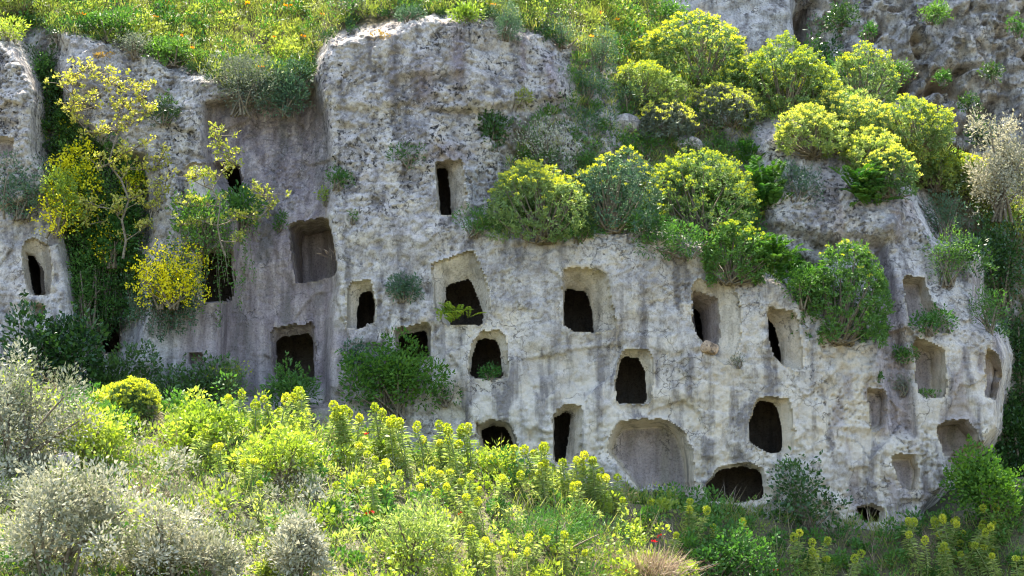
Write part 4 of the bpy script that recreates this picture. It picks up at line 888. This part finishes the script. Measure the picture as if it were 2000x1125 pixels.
# ------------------------------------------------------------------ upright spurges with columnar yellow heads
def spurge_variant(seed, n):
    r = np.random.default_rng(seed); out = []
    for i in range(n):
        a = np.array([r.normal(0, .05), r.normal(0, .05), 0]); lean = np.array([r.normal(0, .13), r.normal(0, .1), 0])
        hgt = 0.62*(0.75+0.4*r.random()); top = a*2.2+lean+np.array([0, 0, hgt])
        p = curve_path(a, top, lean*-0.3, 6); Vs, Fs = tubes([p], [np.linspace(.014, .009, 6)], 4)
        k = 100; t = 0.12+0.82*r.random(k); q = (1-t)[:, None]*a+t[:, None]*top
        ang = r.random(k)*6.28; D = np.stack([np.cos(ang), np.sin(ang), 0.1+0.7*(t-.5)], -1)
        Vl, Fl = leaves(q, D, 0.10+.05*r.random(k), .022, r, droop=.2)
        me1 = mesh_from('stalk', Vl, Fl, M['stalk_leaf'], np.repeat(r.random(k), 4))
        me0 = mesh_from('stem', Vs, Fs, M['green_stem'], smooth=True)
        hh, hw = 0.07+0.08*r.random(), 0.034+.016*r.random(); k = 110
        E = rand_dir(k, r); C = E*np.array([hw, hw, hh/2])*(0.7+.35*r.random((k, 1)))+top+np.array([0, 0, hh*.3])
        Vh, Fh = leaves(C, unit(E+rand_dir(k, r)*.6+np.array([0, 0, .2])), .034, .034, r)
        me2 = mesh_from('flower_head', Vh, Fh, M['head'], np.repeat(r.random(k), 4))
        out.append((me1, me0, me2))
    return out
VAR = {n: [spurge_variant(500+n*10+k, n) for k in range(3)] for n in (1, 2, 3, 4)}
WORDS = {1: 'single', 2: 'two', 3: 'three', 4: 'four'}
BANDS = [
 ('in the top row below the cliff', [(465, 725, 2), (495, 775, 1), (530, 800, 3), (555, 775, 2), (602, 785, 2), (640, 755, 1), (662, 815, 3), (705, 805, 4), (740, 815, 4), (777, 797, 1), (800, 800, 2), (855, 795, 4), (890, 800, 3), (925, 840, 2)]),
 ('in the second row on the left slope', [(370, 865, 2), (405, 855, 1), (437, 890, 2), (482, 915, 3), (500, 955, 1), (605, 915, 1), (690, 870, 1), (745, 905, 3), (790, 865, 3), (815, 850, 2), (870, 880, 2), (640, 945, 1)]),
 ('in the third row below the cliff', [(735, 960, 2), (765, 930, 3), (840, 975, 2), (880, 925, 3), (915, 955, 4), (965, 950, 2), (850, 1010, 1), (935, 995, 2)]),
 ('in the cluster left of the arch niche', [(1020, 895, 3), (1048, 870, 2), (1080, 885, 4), (1060, 930, 3), (1105, 905, 3), (1130, 960, 3), (1160, 915, 3), (1175, 950, 2), (1205, 940, 2), (1210, 985, 1)]),
 ('in the row below the black cave mouth', [(1265, 980, 1), (1335, 1000, 3), (1375, 1000, 2), (1405, 1030, 1), (1438, 1035, 2), (1300, 1050, 1)]),
 ('along the bottom left edge', [(185, 1035, 2), (515, 1080, 2), (595, 1080, 2), (310, 1085, 1), (885, 1075, 2), (925, 1050, 3), (950, 1075, 3)]),
 ('below the broad soft green bush', [(1015, 1065, 2), (1040, 1050, 2), (1100, 1068, 2), (985, 1090, 2), (1150, 1090, 1)]),
 ('right of the dry brown bush', [(1555, 1065, 2), (1578, 1075, 2), (1605, 1095, 3), (1660, 1105, 2), (1630, 1090, 1)]),
 ('in the shaded lower right corner', [(1770, 1035, 2), (1848, 1035, 4), (1885, 1040, 4), (1920, 1040, 4), (1965, 1005, 2), (1850, 1080, 3), (1910, 1075, 4), (1955, 1080, 4), (1990, 1095, 3), (1860, 960, 2), (1800, 1070, 2)]),
]
ORD = ['first', 'second', 'third', 'fourth', 'fifth', 'sixth', 'seventh', 'eighth', 'ninth', 'tenth', 'eleventh', 'twelfth', 'thirteenth', 'fourteenth']
r = np.random.default_rng(9)
for bi, (where, pts) in enumerate(BANDS):
    for k, (px, py, n) in enumerate(sorted(pts)):
        g = gpoint(px, py+62); sh_ = float(np.interp(g[0], FW[:, 0], SHF))
        if g[1] > -sh_-0.25:
            yy = -sh_-0.25-0.5*r.random(); g = unproj(px, py+62, yy); g[2] = float(ground(np.array([g[0]]), np.array([yy]))[0])
        hd = unproj(px, py-8, g[1])[2]-g[2]; s = float(np.clip(hd/0.62, .75, 1.4))
        lab = ('%s-headed yellow spurge, ' % WORDS[n])+ORD[k]+' from left '+where
        o = thing('upright_spurge', lab, 'spurge', g, 'upright spurges with yellow heads')
        o.scale = (.55+.5*s, .55+.5*s, s); o.rotation_euler = (r.normal(0, .10), r.normal(0, .10), r.uniform(0, 6.28))
        for me1, me0, me2 in VAR[n][int(r.integers(3))]:
            a = link('leafy_stalk', me1, o); link('stem', me0, a); link('flower_head', me2, a)

# ------------------------------------------------------------------ loose stones
def stone(name, label, loc, size, mat, seed):
    import bmesh
    bm = bmesh.new(); bmesh.ops.create_icosphere(bm, subdivisions=4, radius=1.0)
    V0 = np.array([v.co[:] for v in bm.verts]); r = np.random.default_rng(seed)
    for _ in range(9):
        d = unit(r.normal(size=3)); h = V0@d; lim = 0.62+0.25*r.random(); V0 = V0-np.outer(np.clip(h-lim, 0, None), d)
    V0 = V0*(1+0.10*fbm(V0[:, 0], V0[:, 1], V0[:, 2], 2.5, 4, seed))[:, None]
    V0 = V0*np.array(size)
    for v, c in zip(bm.verts, V0): v.co = c
    me = bpy.data.meshes.new(name); bm.to_mesh(me); bm.free(); me.polygons.foreach_set('use_smooth', np.ones(len(me.polygons), bool)); me.set_sharp_from_angle(angle=math.radians(38))
    z = me.attributes.new('zone', 'FLOAT_COLOR', 'POINT'); zz = np.zeros((len(V0), 4), np.float32); zz[:, 3] = .5; z.data.foreach_set('color', zz.ravel())
    me.materials.append(mat)
    return tag(link(name, me, loc=tuple(float(c) for c in loc)), label, 'stone')
stone('fallen_stone', 'loose orange stone resting on the sill of a tomb niche', unproj(1386, 680, float(depth_at(1386, 690))-0.05), (.18, .16, .17), M['orange_rock'], 3)
stone('boulder', 'grey boulder half buried at the bottom left of centre', gpoint(402, 1120)+np.array([0, 0, .1]), (.27, .3, .36), M['rock'], 4)
stone('boulder', 'pale stone showing behind the large silvery bush', gpoint(125, 930)+np.array([0, 0, .15]), (.3, .25, .25), M['rock'], 5)
stone('boulder', 'pale rock at the foot of the cliff by the black cave mouth', unproj(1275, 958, -0.25), (.28, .2, .13), M['rock'], 6)
stone('boulder', 'low pale rock on the slope above the bright yellow dome', unproj(1340, 285, float(depth_at(1340, 285))-.05), (.35, .3, .22), M['rock'], 7)
stone('boulder', 'whitish rock among the shaded shrubs of the upper hollow', unproj(1225, 245, float(depth_at(1225, 245))-.05), (.3, .25, .25), M['rock'], 8)

# ------------------------------------------------------------------ uncountable ground cover
def cover(name, label, P, mat, per, spread, hgt, L, Wd, seed, up=0.5, ball=True, droop=0.0):
    r = np.random.default_rng(seed); n = len(P); q = np.repeat(P, per, 0); N = n*per
    sc = np.repeat(0.65+0.7*r.random(n), per)
    off = rand_dir(N, r); off[:, 2] = np.abs(off[:, 2])
    if ball:
        B = q+off*np.array([spread, spread, hgt])*(sc*(0.35+0.65*r.random(N)**0.5))[:, None]; D = unit(off+rand_dir(N, r)*0.8+np.array([0, 0, up]))
    else:
        B = q+np.stack([r.normal(0, spread*.35, N), r.normal(0, spread*.35, N), 0*sc], -1); D = unit(off*np.array([1, 1, .3])*0.55+np.array([0, 0, up]))
    ln = L*(0.55+0.8*r.random(N))*sc
    Vv, F = leaves(B, D, ln, Wd*(0.7+.6*r.random(N)), r, droop=droop)
    t = np.clip(np.repeat(r.random(n), per)*0.6+0.4*r.random(N), 0, 1)
    return tag(link(name, mesh_from(name, Vv, F, M[mat], np.repeat(t, 4))), label, kind='stuff')
def on_ground(n, seed, ymin=-11.5, ymax=0.2, fn=None):
    r = np.random.default_rng(seed)
    x = r.uniform(-12.5, 12.5, n); y = ymax-(ymax-ymin)*r.random(n)
    P = np.stack([x, y, ground(x, y)], -1); px, py = proj(P+np.array([0, 0, .2]))
    k = (px > -60) & (px < 2060) & (py < 1210)
    if fn is not None: k &= fn(px, py, r.random(n))
    return P[k]
def on_cliff(poly, n, seed, fn=None):
    r = np.random.default_rng(seed); poly = np.asarray(poly, float); lo, hi = poly.min(0), poly.max(0)
    px = r.uniform(lo[0], hi[0], n); py = r.uniform(lo[1], hi[1], n)
    k = poly_sd(px, py, poly)[0] > 0
    if fn is not None: k &= fn(px, py, r.random(n))
    px, py = px[k], py[k]; d = depth_at(px, py)
    d = d+0.4*(0.20*0)-0.05
    return unproj(px, py, d)
lit = lambda px: np.interp(px, [0, 900, 1300, 1700, 2000], [600, 840, 960, 1060, 1090])
def lumps(P, sc, seed, thr): return fbm(P[:, 0], P[:, 1]*0.8, 0*P[:, 0], sc, 2, seed) > thr
gp = on_ground(9000, 1, fn=lambda a, b, u: (u < np.where(b > lit(a), .95, .15)))
hm_ = lumps(gp, 1.1, 301, 0.0)
cover('foreground_herbs', 'mixed bright green herbs covering the foreground slope', gp, 'herb', 8, .2, .2, .055, .03, 31)
def mounds(name, label, P, mat, nl, size, L, Wd, seed, flowers=None, flat=0.8, ragged=0.3):
    r = np.random.default_rng(seed); n = len(P); N = n*nl; q = np.repeat(np.arange(n), nl)
    sz = size*(0.55+0.8*r.random(n)); k = 6
    C = r.normal(0, .34, (n, k, 3)); C[..., 2] = np.abs(C[..., 2])*0.9+.05; rad = 0.22+.26*r.random((n, k))
    l = r.integers(0, k, N); D = rand_dir(N, r); D[:, 2] = D[:, 2]*.8+.25; D = unit(D)
    off = (C[q, l]+D*(rad[q, l]*(1-ragged*r.random(N)))[:, None])*np.array([.5, .5, .5*flat*1.5])*sz[q][:, None]
    Dl = unit(D+rand_dir(N, r)*.7+np.array([0, 0, .3])); ln = L*(.55+.8*r.random(N))
    Vv, F = leaves(P[q]+off, Dl, ln, ln*Wd/L, r)
    t = np.clip(r.random(n)[q]*.45+.25*r.random((n, k))[q, l]+.4*r.random(N)-.05, 0, 1)
    tag(link(name, mesh_from(name, Vv, F, M[mat], np.repeat(t, 4))), label, kind='stuff')
    if flowers:
        m = np.where((D[:, 2] > .35) & (r.random(N) < .09))[0]; m = np.repeat(m, 4); B = P[q[m]]+off[m]*1.04+r.normal(0, .02, (len(m), 3))
        Vv, F = leaves(B, unit(rand_dir(len(m), r)+np.array([0, -.3, .4])), .034, .034, r)
        tag(link(name+'_blossom', mesh_from(name+'_blossom', Vv, F, M[flowers], np.repeat(r.random(len(m)), 4))), 'yellow blossom over the '+label, kind='stuff')
def thin(P, d, seed):
    r = np.random.default_rng(seed); keep = []
    for p in P:
        if all(abs(p[0]-q[0]) > d or abs(p[1]-q[1]) > d for q in keep): keep.append(p)
    return np.array(keep)
fm = thin(on_ground(3400, 51, fn=lambda a, b, u: b > np.where(a > 1300, 900, lit(a)-30)), .34, 1)
r = np.random.default_rng(52); u = r.random(len(fm)); fpx, fpy = proj(fm)
silv = (fpx < 620) & (fpy > 920) & (u < .38)
mounds('lime_scrub', 'sunlit lime green scrub tangled over the foreground', fm[(u < .5) & ~silv & (fpx < 1330)], 'herb', 230, .9, .085, .05, 53)
mounds('green_scrub', 'mid green scrub between the lime green clumps', fm[((u >= .5) & (u < .72) & ~silv) | ((fpx >= 1330) & (u < .85))], 'mid_leaf', 240, .9, .085, .042, 54)
mounds('grey_scrub', 'silvery grey scrub of the lower left foreground', fm[silv], 'silver_leaf', 300, 1.0, .075, .036, 55, ragged=.5)
mounds('spurge_scrub', 'low yellow topped scrub scattered over the foreground', fm[(u >= .72) & (u < .9) & ~silv & (fpx < 1330)], 'stalk_leaf', 230, .8, .10, .026, 56, flowers='head')
mounds('straw_scrub', 'dry straw coloured scrub dotted through the foreground', fm[(u >= .9) & ~silv & (fpx < 1330)], 'dry', 260, .7, .09, .012, 57, ragged=.8)
gp = on_ground(6000, 2, fn=lambda a, b, u: u < np.where(a > 1150, .95, .5))
cover('foreground_weeds', 'darker green weeds between the foreground herbs', gp[lumps(gp, 1.2, 303, 0.1)], 'mid_leaf', 30, .26, .42, .06, .024, 32)
cover('foreground_grass', 'long pale grass through the foreground slope', on_ground(6500, 3, fn=lambda a, b, u: u < np.where(a > 1000, .4, .2)), 'grass', 14, .22, .3, .42, .012, 33, up=.7, ball=False, droop=.12)
cover('foreground_dry_stalks', 'thin dry straw stalks at the cliff foot', on_ground(1500, 4, fn=lambda a, b, u: (a > 850) & (u < .6)), 'dry', 7, .2, .3, .55, .011, 34, up=.8, ball=False, droop=.05)
cover('foreground_silver_leaves', 'grey leaved undergrowth in the lower left foreground', on_ground(3800, 5, fn=lambda a, b, u: ((a < 950) & (b > 880) & (u < .3))), 'silver_leaf', 44, .26, .4, .045, .018, 35)
cover('foreground_red_flowers', 'scattered red and orange blossoms in the foreground', on_ground(900, 6, fn=lambda a, b, u: (a > 700) & (a < 1700) & (u < .05))+np.array([0, 0, .3]), 'red', 5, .05, .04, .05, .045, 36)
MEAD = [(-60, -120), (1300, -120), (1290, 60), (1255, 150), (1190, 135), (1105, 85), (1000, 48), (905, 30), (720, 36), (645, 72), (612, 108), (600, 160), (450, 178), (400, 150), (330, 112), (250, 88), (150, 78), (60, 55), (-60, 70)]
cover('meadow_grass', 'sunlit yellow green grass on the upper meadow', on_cliff(MEAD, 3200, 11), 'grass', 14, .2, .25, .24, .011, 41, up=.8, ball=False, droop=.1)
cover('meadow_herbs', 'bright leafy herbs on the upper meadow', on_cliff(MEAD, 2600, 12), 'meadow_leaf', 28, .2, .30, .045, .02, 42)
mp_ = on_cliff(MEAD, 2400, 22); mp_ = mp_[fbm(mp_[:, 0], mp_[:, 1], mp_[:, 2], 1.1, 2, 310) > 0.1]
cover('meadow_weeds', 'darker leafy weeds in patches on the upper meadow', mp_, 'mid_leaf', 44, .24, .36, .05, .022, 52)
cover('meadow_white_flowers', 'tiny whitish blossoms over the upper meadow', on_cliff(MEAD, 900, 23)+np.array([0, -.05, .25]), 'white_leaf', 8, .12, .06, .03, .03, 53)
cover('meadow_orange_flowers', 'orange blossoms dotted over the upper meadow', on_cliff(MEAD, 120, 13, fn=lambda a, b, u: u < np.where(a < 620, .9, .35))+np.array([0, -.05, .3]), 'poppy', 6, .04, .03, .05, .05, 43)
mm = on_cliff(MEAD, 380, 61); r = np.random.default_rng(62); u = r.random(len(mm))
mounds('meadow_scrub', 'yellow green scrub clumps over the upper meadow', mm[u < .5], 'meadow_leaf', 220, .85, .07, .035, 63, flat=1.0)
mounds('meadow_dark_scrub', 'dark green scrub clumps over the upper meadow', mm[(u >= .5) & (u < .75)], 'mid_leaf', 240, .85, .075, .036, 64, flat=1.0)
mounds('meadow_straw', 'pale straw clumps over the upper meadow', mm[u >= .75], 'grass', 200, .7, .13, .012, 65, ragged=.8)
RIM = [(60, 60), (150, 84), (250, 95), (330, 120), (400, 158), (450, 185), (600, 172), (612, 120), (640, 85), (720, 46), (760, 40), (900, 36), (1000, 56), (1110, 95), (1110, 70), (1000, 35), (900, 18), (720, 22), (640, 55), (600, 120), (560, 140), (450, 150), (330, 90), (250, 68), (150, 55), (60, 40)]
mounds('rim_scrub', 'dark scrub spilling over the rim of the cliff', on_cliff(RIM, 620, 66), 'dark_leaf', 150, .5, .05, .022, 67, ragged=.6)
TER = [(930, 455), (1000, 462), (1100, 466), (1260, 448), (1370, 488), (1420, 540), (1490, 540), (1470, 420), (1480, 260), (1300, 200), (1250, 150), (1120, 110), (1110, 200), (1060, 215), (1000, 300), (970, 400)]
cover('ledge_weeds', 'low green weeds over the ledge and hollow', on_cliff(TER, 900, 14), 'mid_leaf', 28, .15, .18, .06, .02, 44)
cover('ledge_grass', 'thin grass over the ledge and hollow', on_cliff(TER, 900, 15), 'grass', 12, .15, .2, .22, .011, 45, up=.7, ball=False, droop=.15)
SKY = [(1250, 60), (1330, 60), (1480, 120), (1600, 170), (1700, 215), (1800, 265), (1900, 320), (2050, 390), (2050, 470), (1930, 470), (1860, 380), (1760, 335), (1640, 300), (1560, 240), (1450, 240), (1300, 200), (1250, 150)]
cover('right_slope_grass', 'sunlit grass on the slope below the right skyline', on_cliff(SKY, 1500, 16), 'grass', 16, .18, .2, .28, .013, 46, up=.8, ball=False, droop=.1)
cover('right_slope_herbs', 'sunlit herbs on the slope below the right skyline', on_cliff(SKY, 900, 17), 'herb', 26, .16, .2, .06, .022, 47)
sm_ = on_cliff(SKY, 420, 71); r = np.random.default_rng(72); u = r.random(len(sm_))
mounds('skyline_scrub', 'pale yellow green scrub under the right skyline', sm_[u < .6], 'stalk_leaf', 240, .8, .06, .02, 73, flowers='pale_flower')
mounds('skyline_dark_scrub', 'darker scrub under the right skyline', sm_[u >= .6], 'mid_leaf', 240, .7, .06, .022, 74)
tm_ = on_cliff(TER, 260, 75)
mounds('ledge_scrub', 'shaded green scrub over the ledge and hollow', tm_, 'mid_leaf', 200, .6, .055, .02, 76)
GUL = [(1870, 480), (1935, 480), (1935, 640), (1985, 640), (2040, 640), (2040, 1010), (1870, 1010), (1870, 920), (1935, 890), (1965, 800), (1985, 700), (1940, 650), (1925, 600)]
cover('gully_undergrowth', 'dark undergrowth in the shaded gully at the right', on_cliff(GUL, 1100, 18), 'dark_leaf', 34, .25, .25, .08, .045, 48)
EDG = [(60, 95), (100, 150), (150, 260), (270, 320), (285, 440), (265, 640), (170, 690), (130, 480), (75, 300)]
mounds('crevice_scrub', 'mixed green growth bulging from the left crevice', on_cliff(EDG, 120, 78)+np.array([0, -.25, 0]), 'mid_leaf', 240, .6, .055, .028, 79)
cover('crevice_undergrowth', 'dark greenery filling the left crevice', on_cliff(EDG, 900, 19)+np.array([0, -.2, 0]), 'dark_leaf', 34, .2, .24, .055, .028, 49)
